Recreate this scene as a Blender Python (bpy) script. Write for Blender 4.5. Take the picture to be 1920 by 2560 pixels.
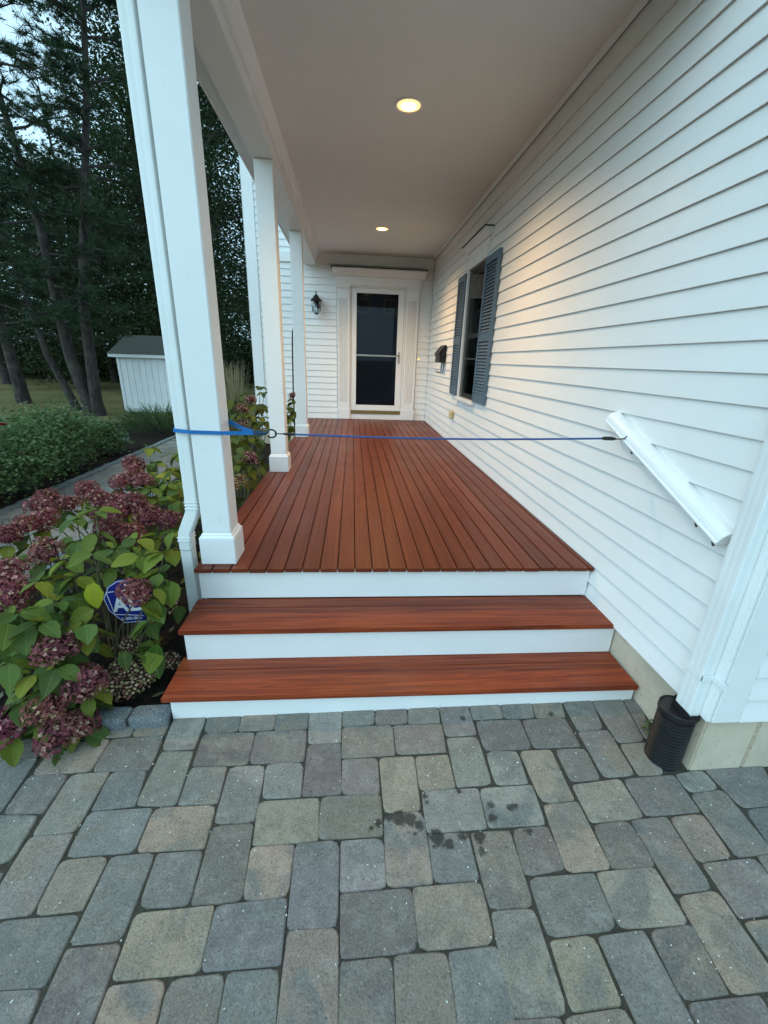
import bpy, bmesh, math, random
from mathutils import Vector, Matrix
R_ = math.radians
scene = bpy.context.scene
for o in list(bpy.data.objects): bpy.data.objects.remove(o)
COL = scene.collection

# ------------------------------------------------------------------ camera
cam = bpy.data.cameras.new('camera'); camo = bpy.data.objects.new('camera', cam); COL.objects.link(camo)
yaw, pitch, roll = 0.0814198, -0.3475602, -0.0343990
fw = Vector((math.sin(yaw)*math.cos(pitch), math.cos(yaw)*math.cos(pitch), math.sin(pitch)))
rt = Vector((math.cos(yaw), -math.sin(yaw), 0)); dn = fw.cross(rt)
r2 = math.cos(roll)*rt + math.sin(roll)*dn; d2 = -math.sin(roll)*rt + math.cos(roll)*dn
M = Matrix((r2, -d2, -fw)).transposed().to_4x4(); M.translation = Vector((0.8247, -2.0183, 1.0600))
camo.matrix_world = M
cam.sensor_fit = 'HORIZONTAL'; cam.sensor_width = 36.0; cam.lens = 36.0*1048.72/1920.0
cam.clip_start = 0.02; cam.clip_end = 3000
scene.camera = camo

# ------------------------------------------------------------------ sky, sun, exposure (dusk, open sky behind the viewer)
SUN_EL, SUN_AZ = R_(36), R_(230)          # azimuth measured clockwise from +Y: low behind the viewer
w = bpy.data.worlds.new('World'); scene.world = w; w.use_nodes = True
nt = w.node_tree; nt.nodes.clear()
out = nt.nodes.new('ShaderNodeOutputWorld'); bg = nt.nodes.new('ShaderNodeBackground')
sky = nt.nodes.new('ShaderNodeTexSky'); sky.sky_type = 'NISHITA'; sky.sun_disc = False
sky.sun_elevation = SUN_EL; sky.sun_rotation = SUN_AZ; sky.air_density = 1.0; sky.dust_density = 2.0; sky.ozone_density = 1.5
hs = nt.nodes.new('ShaderNodeHueSaturation'); hs.inputs['Saturation'].default_value = 0.45
tint = nt.nodes.new('ShaderNodeMix'); tint.data_type = 'RGBA'; tint.blend_type = 'MULTIPLY'; tint.inputs['Factor'].default_value = 1.0
tint.inputs['B'].default_value = (0.60, 0.89, 1.06, 1)
nt.links.new(sky.outputs[0], hs.inputs['Color']); nt.links.new(hs.outputs[0], tint.inputs['A'])
veil = nt.nodes.new('ShaderNodeMix'); veil.data_type = 'RGBA'; veil.inputs['Factor'].default_value = 0.6      # even dusk overcast over the clear-sky gradient
veil.inputs['B'].default_value = (3.6, 5.6, 6.6, 1); nt.links.new(tint.outputs['Result'], veil.inputs['A'])
nt.links.new(veil.outputs['Result'], bg.inputs[0]); bg.inputs[1].default_value = 0.10
nt.links.new(bg.outputs[0], out.inputs[0])
sd = bpy.data.lights.new('sun', 'SUN'); sd.energy = 0.3; sd.angle = R_(60); sd.color = (0.64, 0.88, 1.0)
so = bpy.data.objects.new('sun', sd); COL.objects.link(so)
sdir = Vector((math.sin(SUN_AZ)*math.cos(SUN_EL), math.cos(SUN_AZ)*math.cos(SUN_EL), math.sin(SUN_EL)))
so.rotation_euler = (-sdir).to_track_quat('-Z', 'Y').to_euler(); so.location = sdir*30
vs = scene.view_settings; vs.view_transform = 'Standard'; vs.look = 'None'; vs.gamma = 1.0; vs.use_curve_mapping = False
vs.exposure = 1.4
LAMP_W = (64, 74)                        # watts of the two lit recessed lamps

# ------------------------------------------------------------------ material helpers
def srgb(r, g, b):
    f = lambda c: (c/255)/12.92 if c <= 10 else (((c/255)+0.055)/1.055)**2.4
    return (f(r), f(g), f(b), 1)
class NT:
    def __init__(s, name):
        s.m = bpy.data.materials.new(name); s.m.use_nodes = True; s.t = s.m.node_tree; s.n = s.t.nodes
        s.b = s.n['Principled BSDF']
    def new(s, ty, **k):
        n = s.n.new(ty)
        for a, v in k.items(): setattr(n, a, v)
        return n
    def link(s, a, b): s.t.links.new(a, b); return s
    def put(s, sock, v):
        if hasattr(v, 'is_linked') or hasattr(v, 'links'): s.t.links.new(v, sock)
        else: sock.default_value = v
    def noise(s, scale, detail=4, rough=.55, vec=None, dist=0):
        n = s.new('ShaderNodeTexNoise'); n.inputs['Scale'].default_value = scale; n.inputs['Detail'].default_value = detail
        n.inputs['Roughness'].default_value = rough; n.inputs['Distortion'].default_value = dist
        if vec is not None: s.link(vec, n.inputs['Vector'])
        return n.outputs['Fac']
    def ramp(s, fac, stops):
        r = s.new('ShaderNodeValToRGB'); e = r.color_ramp.elements
        while len(e) < len(stops): e.new(0.5)
        for i, (p, c) in enumerate(stops):
            e[i].position = p; e[i].color = c if len(c) == 4 else (*c, 1)
        s.link(fac, r.inputs[0]); return r.outputs[0]
    def mix(s, fac, a, b, mode='MIX'):
        n = s.new('ShaderNodeMix'); n.data_type = 'RGBA'; n.blend_type = mode
        s.put(n.inputs['Factor'], fac); s.put(n.inputs['A'], a); s.put(n.inputs['B'], b); return n.outputs['Result']
    def math(s, op, a, b=0.0, c=0.0, clamp=False):
        n = s.new('ShaderNodeMath'); n.operation = op; n.use_clamp = clamp
        s.put(n.inputs[0], a); s.put(n.inputs[1], b); s.put(n.inputs[2], c); return n.outputs[0]
    def coord(s, kind='Object'): return s.new('ShaderNodeTexCoord').outputs[kind]
    def pos(s): return s.new('ShaderNodeNewGeometry').outputs['Position']
    def mapv(s, vec, scale=(1,1,1), loc=(0,0,0)):
        n = s.new('ShaderNodeMapping'); s.link(vec, n.inputs['Vector']); n.inputs['Scale'].default_value = scale
        if hasattr(loc, 'links'): s.link(loc, n.inputs['Location'])
        else: n.inputs['Location'].default_value = loc
        return n.outputs[0]
    def rnd(s): return s.new('ShaderNodeObjectInfo').outputs['Random']
    def bump(s, h, strength=.3, dist=.005):
        n = s.new('ShaderNodeBump'); n.inputs['Strength'].default_value = strength; n.inputs['Distance'].default_value = dist
        s.link(h, n.inputs['Height']); s.link(n.outputs[0], s.b.inputs['Normal']); return n
    def col(s, c): s.put(s.b.inputs['Base Color'], c); return s
    def rough(s, r): s.put(s.b.inputs['Roughness'], r); return s

def plain(name, c, rough=.6, metal=0, var=.08, scale=6, bump=0, bscale=150, spec=.4):
    n = NT(name); f = n.noise(scale, 5, .6, n.pos())
    lo = tuple(x*(1-var) for x in c[:3])+(1,); hi = tuple(min(1, x*(1+var)) for x in c[:3])+(1,)
    n.col(n.ramp(f, [(.3, lo), (.7, hi)])).rough(rough); n.b.inputs['Metallic'].default_value = metal
    n.b.inputs['Specular IOR Level'].default_value = spec
    if bump: n.bump(n.noise(bscale, 3, .6, n.pos()), bump, .003)
    return n.m

def paint_white(name, c=(.80,.80,.79,1), rough=.42, grime=.06, streak=(1,1,1)):
    n = NT(name); p = n.mapv(n.pos(), streak)
    f = n.noise(2.2, 6, .65, p); g = n.noise(38, 3, .5, p)
    a = n.ramp(f, [(.25, tuple(x*(1-grime) for x in c[:3])+(1,)), (.65, c)])
    spk = n.ramp(g, [(.22, (.9,.9,.88,1)), (.34, (1,1,1,1))])
    n.col(n.mix(1.0, a, spk, 'MULTIPLY')); n.rough(n.ramp(n.noise(9, 3, .5, p), [(.3,(rough-.08,)*3),(.7,(rough+.1,)*3)]))
    n.bump(n.noise(420, 2, .5, n.pos()), .06, .002); return n.m

MAT = {}
MAT['white'] = paint_white('white_trim_paint')
MAT['siding'] = paint_white('white_clapboard_paint', (.80,.80,.785,1), .45, .05, (1,1,3))
MAT['spout'] = paint_white('white_enamelled_aluminium', (.78,.80,.79,1), .35, .1)
MAT['ceiling'] = paint_white('ceiling_paint', (.75,.74,.70,1), .8, .05)
MAT['concrete'] = None
def wood(name, dark, light, axis, rough=.38, contrast=1.0, streak=1.0):
    n = NT(name)
    oi = n.new('ShaderNodeObjectInfo'); cx = n.new('ShaderNodeCombineXYZ')
    n.link(n.math('MULTIPLY', oi.outputs['Random'], 37.0), cx.inputs[0]); n.link(n.math('MULTIPLY', oi.outputs['Random'], 91.0), cx.inputs[2])
    k = .8*streak; sc_ = {'Y': (26, k, 26), 'X': (k, 26, 26)}[axis]
    v = n.mapv(n.pos(), sc_, cx.outputs[0]); f1 = n.noise(1.0, 5, .6, v, 1.6)
    v2 = n.mapv(n.pos(), tuple(x*(6 if x > 2 else 2.2) for x in sc_), cx.outputs[0]); f2 = n.noise(1.0, 4, .65, v2)
    mid = tuple(a*.6+b*.4 for a, b in zip(dark, light))
    c1 = n.ramp(f1, [(.30, dark), (.46, mid), (.56, light), (.64, mid), (.78, tuple(x*1.15 for x in light[:3])+(1,))])
    c2 = n.mix(n.ramp(f2, [(.40, (0,0,0,1)), (.62, (.75*contrast,)*3+(1,))]), c1, tuple(x*.55 for x in dark[:3])+(1,))
    tone = n.math('MULTIPLY_ADD', oi.outputs['Random'], .34, .83)
    c3 = n.new('ShaderNodeVectorMath'); c3.operation = 'SCALE'; n.link(c2, c3.inputs[0]); n.link(tone, c3.inputs['Scale'])
    dust = n.noise(2.3, 6, .7, n.pos())
    n.col(n.mix(n.ramp(dust, [(.55,(0,0,0,1)),(.8,(.10,.10,.10,1))]), c3.outputs[0], (.30,.24,.20,1)))
    n.rough(n.ramp(n.math('ADD', n.math('MULTIPLY', f2, .5), n.math('MULTIPLY', dust, .5)), [(.35, (rough-.07,)*3), (.65, (rough+.14,)*3)]))
    n.b.inputs['Specular IOR Level'].default_value = .26
    n.bump(f2, .18, .002); return n.m
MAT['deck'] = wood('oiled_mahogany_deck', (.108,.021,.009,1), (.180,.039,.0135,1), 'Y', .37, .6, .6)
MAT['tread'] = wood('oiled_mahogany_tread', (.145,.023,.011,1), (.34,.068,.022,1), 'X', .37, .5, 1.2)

def concrete():
    n = NT('poured_concrete'); f = n.noise(3, 6, .7, n.pos()); g = n.noise(60, 4, .6, n.pos())
    a = n.ramp(f, [(.3, (.40,.34,.255,1)), (.7, (.60,.52,.40,1))])
    n.col(n.mix(1.0, a, n.ramp(g, [(.28, (.35,.34,.3,1)), (.36, (1,1,1,1))]), 'MULTIPLY')).rough(.9)
    n.bump(g, .35, .004); return n.m
MAT['concrete'] = concrete()

def paver_mat(name, stains=()):
    n = NT(name); oi = n.new('ShaderNodeObjectInfo'); base = oi.outputs['Color']
    p = n.pos(); cx = n.new('ShaderNodeCombineXYZ'); n.link(n.math('MULTIPLY', oi.outputs['Random'], 53.), cx.inputs[2])
    v = n.mapv(p, (1,1,1), cx.outputs[0])
    big = n.noise(5.5, 3, .55, v, .8); med = n.noise(30, 6, .7, v); fine = n.noise(170, 5, .75, p); pit = n.noise(95, 3, .6, v)
    alt = n.mix(n.math('FRACT', n.math('MULTIPLY', oi.outputs['Random'], 7.31)), (.285,.235,.175,1), (.165,.168,.160,1))
    c = n.mix(n.ramp(big, [(.47, (0,0,0,1)), (.60, (.8,.8,.8,1))]), base, alt)
    c = n.mix(n.ramp(med, [(.44, (0,0,0,1)), (.70, (.75,.75,.75,1))]), c, n.mix(.45, c, (.09,.088,.08,1)))
    worn = n.noise(16, 6, .72, n.mapv(v, (1,1,1), (9,4,2)))
    c = n.mix(n.ramp(worn, [(.50, (0,0,0,1)), (.72, (.7,.7,.7,1))]), c, n.mix(.5, c, (.46,.43,.37,1)))
    c = n.mix(1.0, c, n.ramp(fine, [(.30, (.33,.33,.33,1)), (.47, (.92,.92,.92,1)), (.60, (1,1,1,1))]), 'MULTIPLY')
    c = n.mix(n.ramp(fine, [(.58, (0,0,0,1)), (.72, (.65,.65,.65,1))]), c, (.50,.47,.41,1))
    c = n.mix(n.ramp(pit, [(.26, (.8,.8,.8,1)), (.36, (0,0,0,1))]), c, (.07,.066,.058,1))
    rough = .9
    if stains:
        acc = None; wob = n.noise(70, 2, .5, p); wv = n.math('MULTIPLY_ADD', wob, .030, -.014)
        sx = n.new('ShaderNodeSeparateXYZ'); n.link(p, sx.inputs[0])
        for (x, y, r) in stains:
            dx = n.math('SUBTRACT', sx.outputs[0], x); dy = n.math('SUBTRACT', sx.outputs[1], y)
            d = n.math('SQRT', n.math('ADD', n.math('MULTIPLY', dx, dx), n.math('MULTIPLY', dy, dy)))
            d = n.math('SUBTRACT', n.math('ADD', d, wv), r)
            acc = d if acc is None else n.math('MINIMUM', acc, d)
        mk = n.math('MULTIPLY_ADD', acc, -110., .45, True)
        mk = n.math('MULTIPLY', mk, .85)
        c = n.mix(mk, c, (.028,.026,.020,1)); rough = n.math('MULTIPLY_ADD', mk, -.35, .9)
    n.col(c).rough(rough); n.b.inputs['Specular IOR Level'].default_value = .25
    h = n.math('ADD', n.math('MULTIPLY', med, 1.2), n.math('ADD', fine, n.math('MULTIPLY', pit, .8)))
    n.bump(h, .8, .005); return n.m
STAINS = [(1.345,-.545,.014),(1.115,-.892,.011),(1.114,-.915,.008),(1.246,-.879,.012),(.929,-.978,.014),(.898,-.995,.01),(.973,-.957,.018),(1.006,-.964,.028),(1.045,-.972,.026),(1.071,-.992,.018),(1.033,-1.015,.007),(1.059,-1.018,.006),(1.131,-1.036,.027),(1.118,-1.062,.01),(1.173,-1.058,.019),(1.149,-1.062,.007),(1.223,-1.034,.016),(1.285,-1.041,.022),(1.278,-1.083,.011),(1.281,-1.092,.009),(1.355,-.938,.014),(1.348,-.984,.018),(1.428,-.953,.014),(1.448,-.948,.014),(1.466,-1.034,.013),(1.771,-.543,.014)]
MAT['paver'] = paver_mat('tumbled_concrete_paver'); MAT['paver_stained'] = paver_mat('oil_spotted_paver', STAINS)

def soil(name, a, b, scale=30, bs=.8, d=.02):
    n = NT(name); f = n.noise(scale, 8, .75, n.pos()); g = n.noise(scale*7, 4, .7, n.pos())
    n.col(n.mix(n.math('MULTIPLY', g, .6), n.ramp(f, [(.3, a), (.7, b)]), tuple(x*.5 for x in a[:3])+(1,))).rough(.95)
    n.b.inputs['Specular IOR Level'].default_value = .1
    n.bump(n.math('ADD', f, n.math('MULTIPLY', g, .5)), bs, d); return n.m
MAT['mulch'] = soil('bark_mulch', (.012,.009,.007,1), (.045,.032,.024,1), 28)
MAT['joint'] = soil('joint_sand', (.04,.036,.028,1), (.11,.10,.08,1), 90, .5, .004)
def lawn_mat():
    n = NT('dry_lawn'); f = n.noise(.55, 5, .6, n.pos()); g = n.noise(9, 6, .75, n.pos()); h = n.noise(90, 4, .7, n.pos())
    a = n.ramp(f, [(.32, (.13,.135,.045,1)), (.6, (.26,.205,.095,1))])
    a = n.mix(n.ramp(g, [(.45, (0,0,0,1)), (.7, (.7,.7,.7,1))]), a, (.10,.105,.04,1))
    n.col(n.mix(n.math('MULTIPLY', h, .5), a, (.07,.07,.03,1))).rough(.95); n.b.inputs['Specular IOR Level'].default_value = .1
    n.bump(h, .8, .04); return n.m
MAT['lawn'] = lawn_mat()
MAT['granite'] = None
def granite():
    n = NT('split_granite'); f = n.noise(140, 4, .7, n.pos()); g = n.noise(14, 5, .6, n.pos())
    a = n.ramp(f, [(.3, (.03,.035,.04,1)), (.5, (.16,.18,.185,1)), (.72, (.42,.44,.44,1))])
    n.col(n.mix(n.math('MULTIPLY', g, .5), a, (.10,.12,.12,1))).rough(.85); n.bump(n.math('ADD', f, n.math('MULTIPLY', g, 2.)), .7, .008); return n.m
MAT['granite'] = granite()
MAT['black'] = plain('black_plastic', (.012,.012,.013,1), .42, 0, .3, 20)
MAT['black_metal'] = plain('black_painted_metal', (.014,.014,.015,1), .4, .3, .3, 30)
MAT['navy'] = plain('navy_door_paint', (.010,.019,.038,1), .35, 0, .15)
MAT['shutter'] = plain('slate_blue_shutter_paint', (.080,.135,.190,1), .5, 0, .15, 12)
MAT['dark_room'] = plain('dark_interior', (.03,.032,.030,1), .9)  # unlit space behind panes and below the deck, darkness put into the colour
MAT['brass'] = plain('brass_threshold', (.30,.21,.08,1), .4, .8)
MAT['nickel'] = plain('brushed_nickel', (.45,.44,.42,1), .35, .9)
MAT['beige'] = plain('beige_plastic', (.62,.52,.28,1), .5)
MAT['bronze'] = plain('bronze_hardware', (.10,.055,.035,1), .45, .6, .3, 60)
MAT['strap'] = plain('blue_webbing', (.008,.14,.40,1), .55, 0, .25, 60, .4, 500)
MAT['strap_dark'] = plain('navy_webbing', (.014,.045,.085,1), .7, 0, .3, 80, .4, 500)
MAT['rope'] = plain('blue_rope', (.030,.085,.26,1), .7, 0, .35, 200, .5, 700)
MAT['flash'] = plain('dark_drip_flashing', (.02,.02,.018,1), .5, .4)
MAT['sign_blue'] = plain('sign_blue', (.012,.022,.20,1), .35)
MAT['sign_white'] = plain('sign_white', (.72,.74,.78,1), .5)
MAT['shingle'] = soil('asphalt_shingle', (.07,.07,.06,1), (.17,.165,.14,1), 25, .5, .01)
MAT['shed_paint'] = paint_white('shed_paint', (.80,.80,.80,1), .6, .12)
MAT['chip'] = plain('pale_flake', (.75,.77,.74,1), .6)
def glass(name, tint=(.9,.95,.96,1), refl=1.0):
    n = NT(name); n.n.remove(n.b); o = n.n['Material Output']
    tr = n.new('ShaderNodeBsdfTransparent'); tr.inputs[0].default_value = tint
    gl = n.new('ShaderNodeBsdfGlossy'); gl.inputs['Roughness'].default_value = .03; gl.inputs[0].default_value = (1,1,1,1)
    fr = n.new('ShaderNodeFresnel'); fr.inputs[0].default_value = 1.5
    mx = n.new('ShaderNodeMixShader'); n.link(n.math('MULTIPLY', fr.outputs[0], refl), mx.inputs[0]); n.link(tr.outputs[0], mx.inputs[1]); n.link(gl.outputs[0], mx.inputs[2])
    n.link(mx.outputs[0], o.inputs[0]); return n.m
MAT['glass'] = glass('clear_glass'); MAT['storm_glass'] = glass('dimmed_storm_glass', (.62,.66,.70,1), .30); MAT['screen_glass'] = glass('screened_glass', (.55,.56,.55,1), .35)  # storm door reflection turned down in the material so its panes stay dark
def emit(name, c, s):
    n = NT(name); n.b.inputs['Base Color'].default_value = c; n.b.inputs['Emission Color'].default_value = c; n.b.inputs['Emission Strength'].default_value = s; return n.m
MAT['lamp_lens'] = emit('warm_lamp_lens', (1.0,.56,.17,1), 1.0); MAT['lamp_core'] = emit('warm_lamp_core', (1.0,.74,.42,1), 3.0)
MAT['bell_glow'] = emit('lit_bell_button', (1.0,.72,.12,1), 1.0)
def bark():
    n = NT('pine_bark'); v = n.mapv(n.pos(), (1,1,.25)); f = n.noise(16, 6, .7, v); g = n.noise(5, 3, .5, n.pos())
    n.col(n.mix(n.ramp(g, [(.5,(0,0,0,1)),(.75,(.7,.7,.7,1))]), n.ramp(f, [(.35, (.010,.008,.007,1)), (.7, (.065,.052,.044,1))]), (.085,.082,.060,1))).rough(.95)
    n.bump(f, 1.0, .03); return n.m
MAT['bark'] = bark()
def leafy(name, lo, hi, trans=.35, scale=3, rough=.55):
    n = NT(name); f = n.noise(scale, 4, .7, n.pos()); c = n.ramp(f, [(.3, lo), (.7, hi)])
    n.col(c).rough(rough); n.b.inputs['Specular IOR Level'].default_value = .25
    o = n.n['Material Output']; tl = n.new('ShaderNodeBsdfTranslucent'); n.link(c, tl.inputs[0]); mx = n.new('ShaderNodeMixShader'); mx.inputs[0].default_value = trans
    n.link(n.b.outputs[0], mx.inputs[1]); n.link(tl.outputs[0], mx.inputs[2]); n.link(mx.outputs[0], o.inputs[0]); return n.m
MAT['needles'] = leafy('pine_needles', (.016,.035,.016,1), (.045,.075,.030,1), .25, 1.2)
MAT['broadleaf'] = leafy('broad_leaves', (.014,.028,.010,1), (.045,.065,.022,1), .3, .8)
MAT['rose_leaf'] = leafy('rose_leaves', (.055,.105,.038,1), (.15,.215,.075,1), .3, 9)
MAT['juniper'] = leafy('evergreen_sprays', (.03,.06,.022,1), (.09,.135,.042,1), .2, 6)
MAT['tall_grass'] = leafy('straw_plumes', (.28,.22,.12,1), (.42,.34,.20,1), .3, 5)
MAT['grass_green'] = leafy('grass_blades', (.05,.09,.025,1), (.12,.17,.05,1), .3, 5)
MAT['rose_bloom'] = leafy('rose_petals', (.16,.010,.022,1), (.32,.025,.05,1), .2, 30)
def hydrangea_leaf():
    n = NT('hydrangea_leaf'); oi = n.new('ShaderNodeObjectInfo'); base = oi.outputs['Color']
    uv = n.new('ShaderNodeUVMap'); s = n.new('ShaderNodeSeparateXYZ'); n.link(uv.outputs[0], s.inputs[0])
    au = n.math('ABSOLUTE', n.math('SUBTRACT', s.outputs[0], .5))
    ph = n.math('SUBTRACT', n.math('MULTIPLY', s.outputs[1], 9.), n.math('MULTIPLY', au, 8.))
    fr = n.math('ABSOLUTE', n.math('SUBTRACT', n.math('FRACT', ph), .5))
    lat = n.math('MULTIPLY_ADD', fr, -9., 1., True); mid = n.math('MULTIPLY_ADD', au, -32., 1., True)
    vein = n.math('MAXIMUM', n.math('MULTIPLY', lat, .55), mid)
    blotch = n.noise(26, 4, .6, n.pos())
    c = n.mix(n.ramp(blotch, [(.42,(0,0,0,1)),(.72,(.6,.6,.6,1))]), base, n.mix(.5, base, (.16,.15,.020,1)))
    c = n.mix(n.ramp(n.noise(60, 3, .6, n.pos()), [(.70,(0,0,0,1)),(.76,(.55,.55,.55,1))]), c, (.06,.028,.012,1))
    c = n.mix(n.math('MULTIPLY', vein, .55), c, n.mix(.55, base, (.42,.42,.14,1)))
    n.col(c).rough(.6); n.b.inputs['Specular IOR Level'].default_value = .2
    bm_ = n.bump(n.math('SUBTRACT', n.math('MULTIPLY', n.noise(150, 3, .5, n.pos()), .4), vein), .5, .002)
    o = n.n['Material Output']; tl = n.new('ShaderNodeBsdfTranslucent'); n.link(c, tl.inputs[0]); mx = n.new('ShaderNodeMixShader'); mx.inputs[0].default_value = .3
    n.link(n.b.outputs[0], mx.inputs[1]); n.link(tl.outputs[0], mx.inputs[2]); n.link(mx.outputs[0], o.inputs[0]); return n.m
MAT['hleaf'] = hydrangea_leaf()
def floret():
    n = NT('hydrangea_florets'); at = n.new('ShaderNodeVertexColor'); at.layer_name = 'Col'
    oi = n.new('ShaderNodeObjectInfo')
    c = n.mix(1.0, at.outputs[0], oi.outputs['Color'], 'MULTIPLY')
    n.col(c).rough(.75); n.b.inputs['Specular IOR Level'].default_value = .15
    o = n.n['Material Output']; tl = n.new('ShaderNodeBsdfTranslucent'); n.link(c, tl.inputs[0]); mx = n.new('ShaderNodeMixShader'); mx.inputs[0].default_value = .25
    n.link(n.b.outputs[0], mx.inputs[1]); n.link(tl.outputs[0], mx.inputs[2]); n.link(mx.outputs[0], o.inputs[0]); return n.m
MAT['floret'] = floret()
MAT['stem'] = plain('woody_stem', (.10,.09,.045,1), .8, 0, .3, 30)

# ------------------------------------------------------------------ geometry helpers
def link(o, parent=None):
    COL.objects.link(o)
    if parent is not None: o.parent = parent
    return o
def mesh(name, v, f, mat, smooth=False):
    me = bpy.data.meshes.new(name); me.from_pydata([tuple(p) for p in v], [], f); me.update()
    if mat is not None: me.materials.append(mat)
    if smooth: me.polygons.foreach_set('use_smooth', [True]*len(me.polygons))
    return me
def wloc(o):
    p = Vector((0,0,0))
    while o is not None: p += Vector(o.location); o = o.parent
    return p
def obj(name, me, parent=None, loc=None):
    """meshes are built in world units; the origin goes to loc, the parent's place is taken off (parents are not rotated)"""
    o = bpy.data.objects.new(name, me); link(o, parent)
    o.location = Vector(loc or (0,0,0)) - wloc(parent)
    return o
class MB:
    def __init__(s): s.v = []; s.f = []
    def add(s, v, f):
        k = len(s.v); s.v += [tuple(p) for p in v]; s.f += [tuple(i+k for i in q) for q in f]; return s
    def box(s, a, b):
        (x0,y0,z0), (x1,y1,z1) = a, b
        return s.add([(x0,y0,z0),(x1,y0,z0),(x1,y1,z0),(x0,y1,z0),(x0,y0,z1),(x1,y0,z1),(x1,y1,z1),(x0,y1,z1)],
                     [(0,3,2,1),(4,5,6,7),(0,1,5,4),(1,2,6,5),(2,3,7,6),(3,0,4,7)])
    def extrude(s, prof, axis, a, b, closed=True):
        # prof: list of 2D points in the plane across 'axis'
        def P(u, v, t): return {'X': (t,u,v), 'Y': (u,t,v), 'Z': (u,v,t)}[axis]
        n = len(prof); V = [P(u,v,a) for u,v in prof]+[P(u,v,b) for u,v in prof]
        F = [(i,(i+1)%n,n+(i+1)%n,n+i) for i in range(n if closed else n-1)]
        if closed: F += [tuple(range(n))[::-1], tuple(range(n,2*n))]
        return s.add(V, F)
    def tube(s, pts, rad, seg=8, cap=True):
        pts = [Vector(p) for p in pts]; rr = rad if isinstance(rad, (list, tuple)) else [rad]*len(pts)
        V = []; up = Vector((0,0,1)); prev = None
        for i, p in enumerate(pts):
            t = (pts[min(i+1,len(pts)-1)]-pts[max(i-1,0)]).normalized()
            if prev is None:
                a = t.cross(up)
                if a.length < 1e-3: a = t.cross(Vector((1,0,0)))
            else: a = prev - t*prev.dot(t)
            a.normalize(); prev = a; b = t.cross(a)
            for j in range(seg):
                an = 2*math.pi*j/seg; V.append(p + (a*math.cos(an)+b*math.sin(an))*rr[i])
        F = [(i*seg+j, i*seg+(j+1)%seg, (i+1)*seg+(j+1)%seg, (i+1)*seg+j) for i in range(len(pts)-1) for j in range(seg)]
        if cap: F += [tuple(range(seg))[::-1], tuple(range((len(pts)-1)*seg, len(pts)*seg))]
        return s.add(V, F)
    def lathe(s, prof, c=(0,0,0), seg=20):
        V = [(c[0]+r*math.cos(2*math.pi*j/seg), c[1]+r*math.sin(2*math.pi*j/seg), c[2]+z) for r, z in prof for j in range(seg)]
        F = [(i*seg+j, i*seg+(j+1)%seg, (i+1)*seg+(j+1)%seg, (i+1)*seg+j) for i in range(len(prof)-1) for j in range(seg)]
        F += [tuple(range(seg))[::-1], tuple(range((len(prof)-1)*seg, len(prof)*seg))]
        return s.add(V, F)
    def build(s, name, mat, parent=None, smooth=False, bevel=0, loc=None):
        me = mesh(name, s.v, s.f, mat, smooth)
        if bevel:
            bm = bmesh.new(); bm.from_mesh(me)
            bmesh.ops.recalc_face_normals(bm, faces=bm.faces)
            es = [e for e in bm.edges if len(e.link_faces) == 2 and e.calc_face_angle(0) > .5]
            bmesh.ops.bevel(bm, geom=es, offset=bevel, segments=2, affect='EDGES', clamp_overlap=True)
            bm.to_mesh(me); bm.free()
        else:
            bm = bmesh.new(); bm.from_mesh(me); bmesh.ops.recalc_face_normals(bm, faces=bm.faces); bm.to_mesh(me); bm.free()
        if smooth and hasattr(me, 'set_sharp_from_angle'): me.set_sharp_from_angle(angle=R_(40))
        return obj(name, me, parent, loc)
def bx(name, a, b, mat, parent=None, bevel=.003):
    """a box whose origin sits at its own base centre"""
    c = ((a[0]+b[0])/2, (a[1]+b[1])/2, a[2])
    return MB().box(tuple(p-q for p, q in zip(a, c)), tuple(p-q for p, q in zip(b, c))).build(name, mat, parent, bevel=bevel, loc=c)
def thing(name, label, cat, loc=(0,0,0), group=None):
    o = bpy.data.objects.new(name, None); COL.objects.link(o); o.location = loc; o.empty_display_size = .1
    o['label'] = label; o['category'] = cat
    if group: o['group'] = group
    return o
def tag(o, label, cat, group=None):
    o['label'] = label; o['category'] = cat
    if group: o['group'] = group
    return o
def struct(o): o['kind'] = 'structure'; return o

# ================================================================== THE GROUND
G0, GX, GY = -.513-.017*.02+.05*.51, .017, .05
def gz(x, y): return G0 + GX*x + GY*y                 # patio fall
def smooth(a, b, t):
    t = max(0., min(1., (t-a)/(b-a))); return t*t*(3-2*t)
def terrain(x, y):
    zp = gz(max(-6, min(8, x)), max(-8, min(0, y)))-.05
    return zp*(1-smooth(-.35, .6, y)) + (-.60)*smooth(-.35, .6, y) + .02*math.sin(x*.21)*math.sin(y*.17)*smooth(9, 20, y)
xs = [-900,-400,-150,-60]+[-40+i*1.5 for i in range(20)]+[-9.5+i*.5 for i in range(40)]+[12,20,40,80,200,900]
ys = [-900,-300,-80,-25,-10]+[-6+i*.4 for i in range(28)]+[5.4+i*1. for i in range(30)]+[40,60,120,300,1500]
v = [(x,y,terrain(x,y)) for y in ys for x in xs]; nx = len(xs)
f = [(j*nx+i, j*nx+i+1, (j+1)*nx+i+1, (j+1)*nx+i) for j in range(len(ys)-1) for i in range(nx-1)]
struct(obj('ground', mesh('ground', v, f, MAT['lawn'], True)))

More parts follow.
